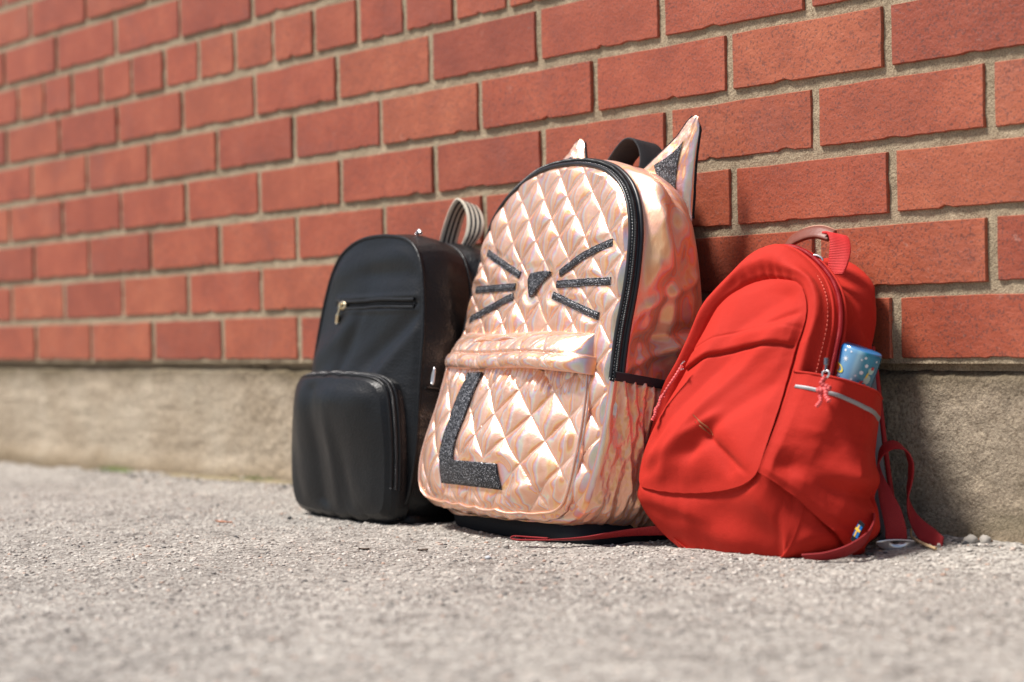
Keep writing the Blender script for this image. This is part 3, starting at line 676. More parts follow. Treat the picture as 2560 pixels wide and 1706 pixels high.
patch_poly('nose', C, CP, [tuple(p) for p in nose], M['glitter'], cat, .0014, .0035, .4)
patch_poly('letter_l', C, PK, [(-.065, .150), (-.037, .151), (-.045, .118), (-.0505, .078), (-.049, .0585), (.031, .0595), (.0365, .037), (-.073, .0365), (-.0795, .068), (-.0785, .093), (-.076, .123)], M['glitter'], cat, .0012, .0035, .35)
# ears (padded) with their glitter inner face and black backs
def ear(tri, inner, n_, thick):
    """tri: base-left, tip, base-right in world; puffed in front of its back sheet"""
    A, T, B = [np.array(p) for p in tri]; nv = np.cross(B-A, T-A); nv /= np.linalg.norm(nv)
    if nv@n_ < 0: nv = -nv
    U, V = np.meshgrid(np.linspace(0, 1, 40), np.linspace(0, 1, 40), indexing='ij')
    L = A[None, None]*(1-V[..., None])+T*V[..., None]; Rr = B[None, None]*(1-V[..., None])+T*V[..., None]
    tipw = .10
    tw = (B-A)*.07; L = L-tw*sstep(V, .5, 1)[..., None]; Rr = Rr+tw*.6*sstep(V, .5, 1)[..., None]
    Lp = L+(Rr-L)*U[..., None]; Lp = Lp-(T-(A+B)/2)*(.045*(2*U-1)**2*sstep(V, .8, 1))[..., None]
    Lp = Lp+((B-A)*(U-.5)[..., None]*.03)*(sstep(V, .75, 1)*np.sqrt(np.clip(1-((V-.9)/.1).clip(0, 1)**2, 0, 1)))[..., None]
    puff = thick*np.clip(4*U*(1-U), 0, 1)**.5*(1-.75*V)*(np.clip(1-V, 0, 1)**.25)*(1-.4*np.exp(-V/.08))+.0008*fbm(U*6, V*8, 0, 3, 91)
    front = Lp+nv*puff[..., None]; bk = Lp-nv*(puff*.25)[..., None]
    e = grid('ear', front, M['foil'], cat)
    grid('ear_back', bk, M['blackcloth'], e)
    edge = np.concatenate([front[0], front[-1][::-1]]); tube('ear_binding', edge[::3]-nv*.001, .0016, M['blackcloth'], e, 60, 8)
    I = np.array(inner)  # (u,v) polygon left, tip, right, curved base
    u = I[:, 0]; v = I[:, 1]
    # fan of the inner triangle
    K = 14; S, Tt = np.meshgrid(np.linspace(0, 1, K), np.linspace(0, 1, K), indexing='ij')
    a0, a1, a2 = I; uu_ = a0[0]*(1-S)*(1-Tt)+a2[0]*S*(1-Tt)+a1[0]*Tt; vv = a0[1]*(1-S)*(1-Tt)+a2[1]*S*(1-Tt)+a1[1]*Tt
    vv = vv-.05*np.sin(np.pi*S)*(1-Tt)
    fi = np.clip((uu_*39), 0, 38.99); fj = np.clip(vv*39, 0, 38.99); i0 = fi.astype(int); j0 = fj.astype(int); du = (fi-i0)[..., None]; dv = (fj-j0)[..., None]
    q = (front[i0, j0]*(1-du)+front[i0+1, j0]*du)*(1-dv)+(front[i0, j0+1]*(1-du)+front[i0+1, j0+1]*du)*dv+nv*.0012
    grid('inner_ear', q, M['glitter'], e); return e
ear([(-.070, -.060, .358), (-.010, -.040, .4065), (-.012, -.050, .302)], [(.12, .16), (.40, .66), (.72, .10)], -C.b, .011)
ear([(-.232, -.050, .362), (-.192, -.035, .401), (-.162, -.050, .352)], [(.2, .1), (.45, .6), (.8, .1)], -C.b, .009)
# carry handle
y0 = -.045
hp = [(-.129, y0-.004, .350), (-.122, y0-.002, .366), (-.108, y0, .381), (-.094, y0, .3885), (-.082, y0, .386), (-.073, y0-.001, .376), (-.067, y0-.003, .364), (-.066, y0-.006, .350)]
ribbon('carry_handle', hp, [(.017, .028, .010), (.016, .029, .008), (.016, .028, .002), (.012, .029, -.004), (.010, .029, -.010), (.012, .027, -.012), (.016, .026, -.010), (.018, .026, -.008)], .0022, M['blackweb'], cat, 60)
# padded straps folded behind, against the wall
for a0 in (-.08, .06):
    p = [C(a0, .34, .088), C(a0, .25, .118), C(a0*1.1, .14, .125), C(a0*1.3, .05, .132)]
    ribbon('shoulder_strap', p, C.w*.052, .010, M['blackcloth'], cat, 40)

# ------------------------------------------------------------ black leather backpack
B = Frame((-.42, -.182, 0), -4, 7)
blk = empty('backpack', tuple(B.O), 'small black grained leather backpack with a striped loop handle, left of the rose gold one', 'backpack')
ctr = (-.008, .15)
Fb = [(-.05, .0), (.03, .001), (.085, .005), (.104, .018), (.112, .045), (.114, .08), (.112, .11), (.110, .144), (.110, .17), (.109, .205), (.103, .242), (.094, .272), (.080, .292), (.060, .302), (.037, .3065), (-.007, .309),
      (-.046, .306), (-.074, .296), (-.090, .284), (-.102, .266), (-.111, .240), (-.117, .214), (-.122, .185), (-.126, .155), (-.128, .12), (-.129, .08), (-.126, .04), (-.118, .014), (-.10, .001)]
FB = Ring(Fb, ctr, 1, 0.)
def ofb(d, pts=Fb):
    P = np.array(pts); v = P-np.array(ctr); L = np.hypot(v[:, 0], v[:, 1])[:, None]; return [tuple(p) for p in P+v/L*d]
slot = [(-.058, .2300), (.089, .2300)]
def blk_relief(a, h, r):
    d = 0.
    d = d-.0028*np.exp(-((h-.2300)/.0042)**2)*sstep(a, -.079, -.069)*sstep(a, .099, .090)
    d = d+.0012*np.exp(-((h-.2235)/.004)**2)*sstep(a, -.085, -.065)*sstep(a, .103, .09)+.0012*np.exp(-((h-.2375)/.004)**2)*sstep(a, -.085, -.065)*sstep(a, .103, .09)
    e = sstep(r, 1, .9)
    d = d+e*(.0030*fbm(a*13, h*9, 0, 2, 101)+ridge(a, h, (-.09, .175), (-.03, .205), .018, .004)-ridge(a, h, (.10, .215), (.03, .17), .014, .004)+ridge(a, h, (.095, .20), (.06, .16), .012, .003)
             -ridge(a, h, (.0, .265), (.08, .262), .012, .0025)+ridge(a, h, (-.06, .27), (.04, .285), .014, .0018)-ridge(a, h, (-.02, .20), (-.04, .155), .012, .003))
    return d
BP = Panel(FB, lambda a, h: .006+.017*np.exp(-((h-.120)/.058)**2), blk_relief, 3.2)
BP.build('front_panel', B, M['leather'], blk, 520, 170)
thb = th_grid(480)
tube('piping', B(*FB.at(thb)[:2], FB.at(thb)[2]+.0002)[::3], .0022, M['leather'], blk, 420, 8, closed=True)
MB_ = Ring(ofb(.006), ctr, 1, .03)
M2 = Ring(ofb(.000), ctr, 1, lambda a, h: .066-.03*(np.asarray(h)-.15))
NB1 = Ring(ofb(-.004), ctr, 1, lambda a, h: .071-.03*(np.asarray(h)-.15))
KB = Ring(ofb(-.002), ctr, 1, lambda a, h: .150-.13*np.asarray(h))
KB2 = Ring(ofb(-.02), ctr, 1, lambda a, h: .158-.13*np.asarray(h))
G2 = loft([FB, MB_, M2, NB1], thb, [14, 16, 4]); N2 = normals(G2, True)
s2 = np.linspace(0, 1, G2.shape[1])[None]
G2 = G2+N2*((.0022*fbm(G2[..., 2]*22, G2[..., 1]*14, G2[..., 0]*5, 3, 111)*np.sin(np.pi*s2)))[..., None]
grid('side_panel', B(G2[..., 0], G2[..., 1], G2[..., 2]), M['leather'], blk, ci=True)
G3 = loft([NB1, Ring(ofb(.003), ctr, 1, lambda a, h: .105-.07*np.asarray(h)), KB, KB2], thb, [14, 14, 6]); N3 = normals(G3, True)
G3 = G3+N3*(.003*fbm(G3[..., 2]*22, G3[..., 1]*18, G3[..., 0]*8, 3, 112))[..., None]
grid('rear_compartment', B(G3[..., 0], G3[..., 1], G3[..., 2]), M['leather'], blk, ci=True)
Panel(KB2, -.004, None).build('back_panel', B, M['blackcloth'], blk, 120, 16)
tube('piping', B(*M2.at(thb)[:2], M2.at(thb)[2])[::3], .0018, M['leather'], blk, 380, 8, closed=True)
# upper pocket slot: two rolled lips, dark zip, pull
lipp = lambda h_, a0, a1, dc: np.array([B(a, h_+.0006*math.sin(a*60), BP.c(a, h_)-dc) for a in np.linspace(a0, a1, 14)])
for h_ in (.2262, .2345): tube('slot_lip', lipp(h_, -.070, .091, .0006), .0021, M['leather'], blk, 60, 10)
tube('slot_zip', lipp(.2304, -.070, .091, -.0006), .0018, M['zipblack'], blk, 260, 8, rfun=lambda i: 1+.2*np.sin(i*1.6))
sl = B(-.056, .2305, BP.c(-.056, .2305)-.0045)
zp = tube('zip_pull', [sl+B.w*.006+B.h*.001, sl+B.h*.0025, sl-B.w*.006+B.h*.001, sl-B.w*.0045-B.h*.0035, sl+B.w*.004-B.h*.0035], .0022, M['brass'], blk, 40, 10, closed=True)
tube('pull_tab', [sl-B.w*.001-B.b*.002, sl-B.w*.003-B.h*.008-B.b*.003, sl-B.w*.006-B.h*.016-B.b*.002, sl-B.w*.0075-B.h*.021-B.b*.001], [.0013]*8+[.0026]*8, M['brass'], zp, 16, 10)
# lower pocket
pcb = (-.014, .07)
Pk = [(-.06, .0), (.0, .0), (.08, .002), (.096, .005), (.101, .018), (.101, .045), (.100, .08), (.097, .108), (.092, .130), (.082, .142), (.060, .1475), (.02, .1485), (-.05, .1480), (-.092, .147), (-.114, .142), (-.123, .127), (-.128, .105), (-.128, .07), (-.124, .035), (-.114, .010), (-.10, .002)]
def sc(k, ky=None): ky = ky or k; return [(pcb[0]+(x-pcb[0])*k, pcb[1]+(y-pcb[1])*ky) for x, y in Pk]
dep_unused = lambda h: .030*sstep(np.asarray(h), .165, .10)+.006
Q0 = Ring(sc(1.03, 1.02), pcb, 1, lambda a, h: BP.c(a, h, False)+.003); Q1 = Ring(sc(1.02), pcb, 1, lambda a, h: BP.c(a, h, False)-.009)
Q2 = Ring(sc(.985), pcb, 1, lambda a, h: BP.c(a, h, False)-.016-.0*sstep(.15-np.asarray(h), 0, .1)); Q3 = Ring(sc(.93), pcb, 1, lambda a, h: BP.c(a, h, False)-.021-.0*sstep(.15-np.asarray(h), 0, .1))
def pkb(a, h, r):
    e = sstep(r, 1, .8)
    return e*(.0028*fbm(a*16, h*7, 0, 2, 121)-ridge(a, h, (-.052, .135), (-.030, .0), .014, .0028)+ridge(a, h, (-.085, .12), (-.07, .02), .018, .0015)+ridge(a, h, (-.008, .07), (.0, .0), .012, .0018)-ridge(a, h, (.02, .04), (.03, .0), .010, .0015)+ridge(a, h, (.0, .12), (.06, .125), .016, .002))
PB = Panel(Q3, .005, pkb, 2.4); PB.build('lower_pocket', B, M['leather'], blk, 480, 130)
for nm, rs, sg_ in (('pocket_rim', [Q2, Q3], [10]), ('pocket_gusset', [Q0, Q1, Q2], [8, 8])):
    g_ = loft(rs, thb, sg_); grid(nm, B(g_[..., 0], g_[..., 1], g_[..., 2]), M['leather'], blk, ci=True)
for q, rad_ in ((Q1, .0022), (Q2, .0018)):
    a, h, c = q.at(thb); k = h > .03; tube('pocket_piping', B(a[k], h[k], c[k]-.0006)[::3], rad_, M['leather'], blk, 300, 8)
a, h, c = Q1.at(thb); k = np.where(h > .03)[0]; a2, h2, c2 = Q2.at(thb)
tube('pocket_zip', B((a+a2)[k]/2, (h+h2)[k]/2, (c+c2)[k]/2)[::3], .0022, M['zipblack'], blk, 900, 8, rfun=lambda i: 1+.2*np.sin(i*1.6))
body_base('base_panel', B, -.008, .062, .106, .066, -.006, .012, M['leather'], blk, .4, .003)
# side slip pocket seam and a dark fluffy tag hanging on the side
hh_ = np.linspace(.0, 1, 30)
tube('side_seam', B(.1165+.004*np.sin(np.pi*hh_), .139-.004*hh_, .004+.085*hh_), .0016, M['leather'], blk, 40, 8)
V = []; F = []
pc_ = B(.127, .085, .050); rg = random.Random(5)
for k in range(900):
    d = Vector((rg.gauss(0, 1), rg.gauss(0, 1), rg.gauss(0, 1))).normalized(); d = np.array(d); l = rg.uniform(.018, .030); p0 = pc_+d*.006; g_ = np.array([0, 0, -.006])
    sd_ = np.cross(d, [.3, .5, .8]); sd_ = sd_/np.linalg.norm(sd_)*.0003; b = len(V)
    V += [p0-sd_, p0+sd_, p0+d*l*.5+g_*.3+sd_, p0+d*l+g_, p0+d*l*.5+g_*.3-sd_]; F += [(b, b+1, b+2, b+4), (b+4, b+2, b+3)]
tag(make('fur_pompom', V, F, M['nylon'], blk), kind='stuff')
# striped loop handle
hp = [(-.427, -.045, .280), (-.416, -.047, .304), (-.4035, -.048, .326), (-.393, -.049, .338), (-.381, -.050, .3445), (-.371, -.051, .342), (-.3615, -.052, .3325), (-.357, -.053, .320), (-.360, -.054, .307), (-.370, -.055, .295), (-.384, -.056, .282)]
wv = [(.021, .010, .004), (.017, .012, .002), (.011, .016, 0), (.008, .017, -.002), (.006, .018, -.004), (.010, .016, -.008), (.014, .012, -.006), (.0165, .010, .001), (.0175, .008, .006), (.019, .008, .008), (.020, .008, .009)]
ribbon('loop_handle', hp, np.array(wv)*1.1, .0020, M['stripe'], blk, 80)
cl = B(.048, .312, .022); tube('zip_slider', [cl-B.w*.004, cl+B.h*.003, cl+B.w*.004], .0022, M['steel'], blk, 12, 8)
for a0 in (-.06, .045):
    ribbon('shoulder_strap', [B(a0, .27, .122), B(a0, .18, .145), B(a0*1.1, .09, .152), B(a0*1.3, .03, .155)], B.w*.045, .008, M['blackcloth'], blk, 40)

# ------------------------------------------------------------ red backpack
class SlumpFrame(Frame):
    """the left half of the red bag swings forward, against the side of its neighbour"""
    def __call__(s, a, h, c):
        P = super().__call__(a, h, c); d = CAM-P; d = d/np.linalg.norm(d, axis=-1, keepdims=True)
        return P+d*(.052*sstep(-np.broadcast_to(np.asarray(a, float), P.shape[:-1]), .02, .20))[..., None]
D_ = SlumpFrame((.17, -.165, 0), -12, 16)
red = empty('backpack', tuple(D_.O), 'red canvas child backpack with a blue bottle in its side pocket, rightmost of the bags', 'backpack')
ctr = (-.085, .14)
Sl = [(-.018, .051), (-.04, .047), (-.077, .043), (-.12, .041), (-.165, .0415), (-.178, .043), (-.184, .05), (-.186, .07), (-.184, .09), (-.178, .119), (-.167, .146), (-.156, .172), (-.144, .203), (-.128, .228), (-.090, .243), (-.060, .2475), (-.036, .247), (-.006, .243), (.009, .228), (.015, .212), (.013, .195), (.009, .183), (.007, .155), (.010, .125), (.012, .093), (.012, .074), (.010, .065), (.005, .060), (-.004, .055)]
Hr = [(-.05, -.004), (-.1, -.005), (-.143, .002), (-.174, .012), (-.192, .028), (-.200, .055), (-.202, .09), (-.198, .120), (-.188, .147), (-.177, .165), (-.172, .185), (-.164, .209), (-.156, .230), (-.145, .240), (-.122, .256), (-.099, .271), (-.075, .2785), (-.050, .279), (-.022, .266), (.003, .249), (.020, .230), (.027, .210), (.027, .190), (.023, .16), (.022, .12), (.022, .09), (.022, .06), (.020, .03), (.010, .008), (-.01, -.002)]
Zl = [(-.05, -.002), (-.1, -.003), (-.14, .004), (-.168, .017), (-.184, .033), (-.190, .058), (-.192, .09), (-.188, .121), (-.178, .148), (-.170, .170), (-.163, .195), (-.155, .222), (-.140, .242), (-.120, .260), (-.100, .276), (-.078, .285), (-.046, .282), (-.018, .269), (.007, .250), (.022, .230), (.030, .208), (.030, .190), (.030, .16), (.031, .12), (.033, .09), (.034, .06), (.032, .03), (.022, .008), (-.005, -.001)]
Kr = [(-.05, .002), (-.1, .002), (-.15, .01), (-.17, .03), (-.188, .1), (-.182, .18), (-.165, .235), (-.14, .268), (-.105, .288), (-.075, .293), (-.044, .287), (-.022, .275), (-.010, .259), (-.001, .236), (.009, .205), (.016, .18), (.021, .16), (.027, .133), (.033, .103), (.040, .074), (.044, .046), (.038, .022), (.02, .004)]
scx = lambda pts, k: [(ctr[0]+(x-ctr[0])*k, ctr[1]+(y-ctr[1])*k) for x, y in pts]
SR = Ring(Sl, ctr, 1, lambda a, h: -.005-.013*sstep(np.asarray(h), .17, .06))
LO = Ring([((x+y_[0])/2, (z+y_[1])/2) for (x, z), y_ in zip(Sl, Sl)], ctr, 1, -.02)
HR = Ring(Hr, ctr, 2, lambda a, h: -.004+.012*sstep(a, -.05, .02)+.022*sstep(h, .035, .0)); ZR = Ring(Zl, ctr, 2, lambda a, h: .012+.010*sstep(a, -.06, .02))
KR = Ring(Kr, ctr, 1, lambda a, h: .092-.055*np.asarray(h)); KR2 = Ring(scx(Kr, .86), ctr, 1, lambda a, h: .102-.055*np.asarray(h))
def red_relief(a, h, r):
    e = sstep(r, 1, .86); d = e*(.0018*fbm(a*16+h*6, h*12, 0, 3, 131)+.0022*vnoise(a*20-h*19, h*7+a*5, 0, 137))
    d = d+e*(ridge(a, h, (-.11, .085), (-.03, .17), .010, .0042)-ridge(a, h, (-.07, .09), (.0, .15), .010, .0035)+ridge(a, h, (-.17, .10), (-.12, .155), .010, .003)-ridge(a, h, (-.15, .09), (-.09, .15), .009, .0025)
             +ridge(a, h, (-.085, .095), (-.06, .108), .006, .004)-ridge(a, h, (-.055, .088), (-.035, .075), .009, .004)-ridge(a, h, (-.01, .235), (-.06, .20), .010, .002)+ridge(a, h, (.0, .20), (-.05, .192), .008, .0025)
             -ridge(a, h, (.012, .215), (-.02, .204), .004, .003)-ridge(a, h, (-.055, .088), (-.005, .064), .0035, .0017)+ridge(a, h, (-.16, .07), (-.08, .065), .014, .003)-ridge(a, h, (-.17, .055), (-.10, .075), .008, .0025))
    # welt flap: upper part stands proud above the pocket line
    hl = np.interp(a, [-.155, -.107, -.052, -.006, .027], [.160, .172, .180, .185, .183]); k = h-hl
    e2 = sstep(r, 1., .93); d = d+e2*(.0045*np.exp(-(np.clip(k, 0, 1)/.028)**2)*(k > 0)-.0020*np.exp(-((k+.001)/.0022)**2))+.0004*np.exp(-((k-.016)/.0015)**2)*-1.5
    return d
RP = Panel(SR, lambda a, h: .013+.008*np.exp(-((h-.095)/.05)**2), red_relief, 2.1)
RP.build('front_panel', D_, M['red'], red, 640, 230)
thr = th_grid(640)
# hood: from the front seam out over the ridge to the zip, gathered at the seam
G4 = loft([SR, HR, ZR], thr, [36, 14]); N4 = normals(G4, True)
s4 = np.concatenate([np.linspace(0, 1, 36, endpoint=False), np.linspace(1, 1.6, 15)])[None]
ang = thr[:, None]; H4 = G4[..., 1]; A4 = G4[..., 0]
gath = .0016*np.sin(A4*430+2.5*vnoise(A4*60, H4*30, 0, 140))*np.exp(-s4/.22)*sstep(H4, .235, .25)*sstep(A4, -.13, -.08)
groove = -.0045*np.exp(-(s4/.10)**2)
roll = .006*np.exp(-((s4-.5)/.30)**2)*sstep(H4, .05, .16)
fold = .0020*fbm(A4*22, H4*18, s4*2, 2, 141)+.0024*vnoise(A4*22+5, H4*20, s4*1.5, 142)*np.sin(np.pi*np.clip(s4, 0, 1.0))
low = sstep(H4, .07, .04)
fold = fold+low*(ridge(A4, H4, (-.13, .02), (-.02, .015), .010, .003)+ridge(A4, H4, (-.17, .035), (-.10, .03), .006, .003))
D4 = gath+groove+roll+fold*sstep(s4, 1.55, 1.2)
D4 = D4*sstep(s4, 0, .03)
sg = np.sign((N4[..., 2]).mean()); G4 = G4-N4*sg*D4[..., None]
grid('hood_panel', D_(G4[..., 0], G4[..., 1], G4[..., 2]), M['red'], red, ci=True)
# side and back body
MR1 = Ring([(x+(.008-.022*float(sstep(y, .19, .25)) if x > ctr[0]+.02 else 0), y-.006*float(sstep(y, .22, .26))) for x, y in Zl], ctr, 1, lambda a, h: .045-.02*(np.asarray(h)-.1))
G5 = loft([ZR, MR1, KR, KR2], thr, [28, 30, 10]); N5 = normals(G5, True); A5, H5, C5 = G5[..., 0], G5[..., 1], G5[..., 2]
sg = np.sign(np.sum(N5[..., :2]*np.stack([A5-ctr[0], H5-ctr[1]], -1), -1).mean()); N5 = N5*sg
w5 = sstep(C5, .022, .034)
D5 = w5*(.0030*fbm(C5*30, H5*20, A5*6, 3, 151)+.0030*(1-2*np.abs(vnoise(C5*20+H5*15, H5*16-C5*9, 0, 152))))
D5 += w5*(ridge(C5, H5, (.035, .245), (.062, .215), .006, .005)-ridge(C5, H5, (.03, .225), (.060, .195), .007, .006)-ridge(C5, H5, (.05, .20), (.045, .13), .007, .007)+ridge(C5, H5, (.065, .19), (.06, .12), .010, .005)
       -ridge(C5, H5, (.02, .055), (.075, .022), .0030, .003)+ridge(C5, H5, (.04, .075), (.09, .085), .010, .005)-ridge(C5, H5, (.03, .065), (.085, .07), .008, .005)+ridge(C5, H5, (.03, .025), (.09, .045), .008, .005)-ridge(C5, H5, (.05, .012), (.09, .03), .006, .005))
D5 = D5-.020*np.exp(-((C5-.058)/.028)**2)*sstep(H5, .245, .20)*sstep(H5, .07, .12)
G5 = G5+N5*D5[..., None]
grid('side_panel', D_(G5[..., 0], G5[..., 1], G5[..., 2]), M['red'], red, ci=True)
Panel(KR2, -.004, None).build('back_panel', D_, M['mesh'], red, 160, 20)
# zip: red tape line with stitching, follows the hood edge
a, h, c = ZR.at(thr); k = np.where((h > .135) & (a > -.16))[0]; k = k[k < 480]
zl_ = D_(a[k]+.0012, h[k]+.0006, c[k]+.0002); tube('main_zip', zl_[::3], .0022, M['zipred'], red, 900, 8, rfun=lambda i: 1+.2*np.sin(i*1.6))
tube('zip_welt', D_(a[k]-.0012, h[k]-.0005, c[k]-.006)[::4], .0018, M['red'], red, 200, 8)
tube('zip_welt', D_(a[k]+.001, h[k]+.0010, c[k]+.0055)[::4], .0018, M['red'], red, 200, 8)
st = []; a_, h_, c_ = HR.at(thr); kk = np.where((h_ > .145) & (a_ > -.06))[0]; kk = kk[(kk < 400)]
for q in kk[::3]:
    p = D_((a_*.45+a*.55)[q], (h_*.45+h*.55)[q], (c_*.45+c*.55)[q]-.0062); st.append(p)
def dashes(name, pts, rad, mat, parent, ln=.6):
    parts = []
    for p, q in zip(pts[:-1:1], pts[1::1]):
        d = (q-p)*ln; n1 = np.cross(d, [.2, .3, .9]); n1 = n1/np.linalg.norm(n1)*rad; n2 = np.cross(d, n1); n2 = n2/np.linalg.norm(n2)*rad
        v = [p+n1, p+n2, p-n1, p-n2, p+d+n1, p+d+n2, p+d-n1, p+d-n2]
        parts.append((v, [(0, 1, 5, 4), (1, 2, 6, 5), (2, 3, 7, 6), (3, 0, 4, 7), (0, 3, 2, 1), (4, 5, 6, 7)]))
    V, F = join_geo(parts); return tag(make(name, V, F, mat, parent), kind='stuff')
dashes('stitching', st, .0004, M['redthread'], red)
# side pocket on the right, holding the bottle
def rside(h, c):
    i = np.where((G5[:, 0, 0] > -.03))[0]; o = i[np.argsort(G5[i, 28, 1])]
    A0 = np.interp(h, G5[o, 0, 1], G5[o, 0, 0]); A1 = np.interp(h, G5[o, 28, 1], G5[o, 28, 0]); A2 = np.interp(h, G5[o, 57, 1], G5[o, 57, 0])
    c0, c1, c2 = .022, .045, .086
    return np.where(c < c1, A0+(A1-A0)*(c-c0)/(c1-c0), A1+(A2-A1)*(c-c1)/(c2-c1))
Ht, Ct = np.meshgrid(np.linspace(0, 1, 90), np.linspace(0, 1, 110), indexing='ij')
topline = .160-.004*Ct; lowl = np.interp(Ct, [0, .3, .57, .8, 1], [.066, .050, .034, .022, .016]); Hq = lowl+(topline-lowl)*Ht; cf0 = SR.c(0, Hq)-.001; Cq = cf0+Ct*(.092-.035*Hq-cf0)
base_a = rside(Hq, np.clip(Cq, .0, .1))
front_edge = np.interp(Hq, [.0, .068, .093, .125, .155, .2], [.012, .0125, .0160, .0165, .0165, .017])
blend = sstep(Ct, .0, .28)
Aq = front_edge*(1-blend)+(base_a+.0035)*blend
Aq = Aq+.019*np.sin(np.pi*np.clip(Ct, 0, 1)**.9)*(.15+.85*sstep(Ht, .05, .8))
fd = .0040*vnoise(Ct*3.0+Ht*2.4, Ht*2.4-Ct*1.5, 0, 161)+.0012*fbm(Ct*6, Ht*7, 0, 3, 162)
fd = fd*sstep(Ht, .90, .74)+.0012*sstep(Ht, .86, .88)
fd = fd+.004*np.exp(-((Ht-.50+.4*Ct)/.10)**2)*sstep(Ct, .3, .6)-.005*np.exp(-((Ht-.22-.25*(Ct-.4))/.07)**2)*sstep(Ct, .25, .6)-.004*sstep(Ht, .06, 0)
Aq = Aq+fd*sstep(Ct, 0, .05)*sstep(1-Ct, 0, .05)+.009*sstep(Ct, 0, .06)*sstep(1-Ct, 0, .1)+.012*np.exp(-((Ct-.62)/.24)**2)*sstep(Ht, .1, .6)
sidep = grid('side_pocket', D_(Aq, Hq, Cq), M['red'], red)
def sp_at(ht, ct):
    i = ht*89; j = ct*109; i0 = min(int(i), 88); j0 = min(int(j), 108); P = D_(Aq, Hq, Cq); return P[i0, j0]+(P[i0+1, j0]-P[i0, j0])*(i-i0)+(P[i0, j0+1]-P[i0, j0])*(j-j0)
outv = D_.w*.8-D_.b*.4; outv /= np.linalg.norm(outv)
rs = np.array([[sp_at(t, c)+outv*.0011 for c in np.linspace(.020, .995, 60)] for t in (.845, .849, .862, .875, .879)]); rs[0] -= outv*.0012; rs[-1] -= outv*.0012
grid('reflective_stripe', rs, M['reflect'], sidep)
tube('pocket_hem', [sp_at(1., c) for c in np.linspace(0, 1, 30)], .0011, M['red'], sidep, 70, 8)
# left pocket end visible by the edge
lp = D_(-.196, .128, .004); ribbon('reflective_tab', [lp, lp-D_.h*.006], D_.b*.02, .002, M['reflect'], red, 6)
# zip pulls with knotted cords
def pull(p, d1, d2, seed, metal=True):
    e = tube('zip_pull', [p, p+d1*.35, p+d1*.7, p+d1], [.0022]*20+[.0013]*20, M['darksteel'], red, 40, 10)
    q = p+d1; side = np.cross(d1, d2); side = side/np.linalg.norm(side)
    tube('pull_loop', [q+side*.003, q+d1*.25+side*.003, q+d1*.45, q+d1*.25-side*.003, q-side*.003, q-d1*.1], .0009, M['steel'], e, 40, 8, closed=True)
    q = q+d1*.35; rg = np.random.default_rng(seed)
    u = d2/np.linalg.norm(d2); v = np.cross(u, side)
    kn = [q, q+u*.006+side*.003, q+u*.010-side*.004+v*.002, q+u*.013+side*.004-v*.002, q+u*.010+side*.005+v*.003, q+u*.012-side*.001, q+u*.018-side*.003, q+u*.022-side*.006]
    tube('pull_cord', kn, .0022, M['cord'], e, 90, 8, rfun=lambda i: 1+.15*np.sin(i*1.3))
    kn = [q+u*.012, q+u*.016+side*.003, q+u*.022+side*.002, q+u*.027+side*.0055]
    tube('pull_cord', kn, .0019, M['cord'], e, 40, 8, rfun=lambda i: 1+.15*np.sin(i*1.3))
pull(np.array([.2070, -.1030, .1665])+(CAM-np.array([.207, -.103, .166]))/1.7*.040, np.array([.0008, -.002, -.012]), np.array([.002, -.006, -.018]), 1)
lc = [D_(a, h, -.030) for a, h in ((-.131, .158), (-.138, .148), (-.146, .138), (-.153, .128), (-.158, .118), (-.160, .110))]
e_ = tube('zip_pull', [lc[0]+D_.h*.004+D_.w*.002, lc[0]-D_.w*.002, lc[0]-D_.h*.004-D_.w*.001, lc[0]-D_.h*.003+D_.w*.003], .0008, M['steel'], red, 24, 8)
tube('pull_cord', lc, .0015, M['cord'], e_, 80, 8, rfun=lambda i: 1+.2*np.sin(i*1.3))
tube('pull_cord', [lc[3]+D_.w*.002, lc[3]-D_.w*.003-D_.h*.002, lc[4]+D_.w*.002, lc[4]-D_.w*.003-D_.h*.004, lc[5]+D_.w*.001, lc[5]-D_.h*.006-D_.w*.002], .0016, M['cord'], e_, 60, 8, rfun=lambda i: 1+.2*np.sin(i*1.3))
# carry handle: leather grip over red webbing
y1 = -.05
hp = [(.103, y1, .253), (.112, y1, .2705), (.125, y1, .2775), (.140, y1, .2815), (.155, y1, .2820), (.170, y1, .2780)]
hw = [(.004, .010, .014), (.004, .008, .013), (.003, .008, .013), (.002, .008, .0125), (.002, .009, .011), (.002, .011, .009)]
hd = ribbon('carry_handle', hp, hw, .0035, M['brown'], red, 60)
tube('handle_edge', np.array(hp)+np.array(hw)*.5, .0011, M['tan'], hd, 60, 8)
ribbon('handle_webbing', [(.168, y1+.001, .2795), (.176, y1, .2785), (.181, y1-.002, .273), (.183, y1-.004, .264), (.182, y1-.006, .252), (.180, y1-.008, .242)], [(.008, .016, -.004), (.012, .014, -.004), (.018, .008, -.002), (.020, .003, 0), (.020, .001, 0), (.019, .0, 0)], .0024, M['brightweb'], red, 50)
tube('hanger_ring', [(.158, -.075, .252), (.160, -.072, .258), (.166, -.068, .260), (.172, -.066, .256), (.168, -.068, .250)], .0012, M['steel'], red, 40, 8, closed=True)
# embroidered mark on the front
for pts in ([(-.083, .110), (-.076, .1065), (-.069, .103), (-.0625, .099), (-.059, .094)], [(-.078, .1035), (-.070, .0995), (-.0635, .0945)]):
    tube('embroidery', [D_(x, y, RP.c(x, y)-.0003) for x, y in pts], [.0004]*6+[.0009]*8+[.0003]*6, M['thread_gold'], red, 20, 8)
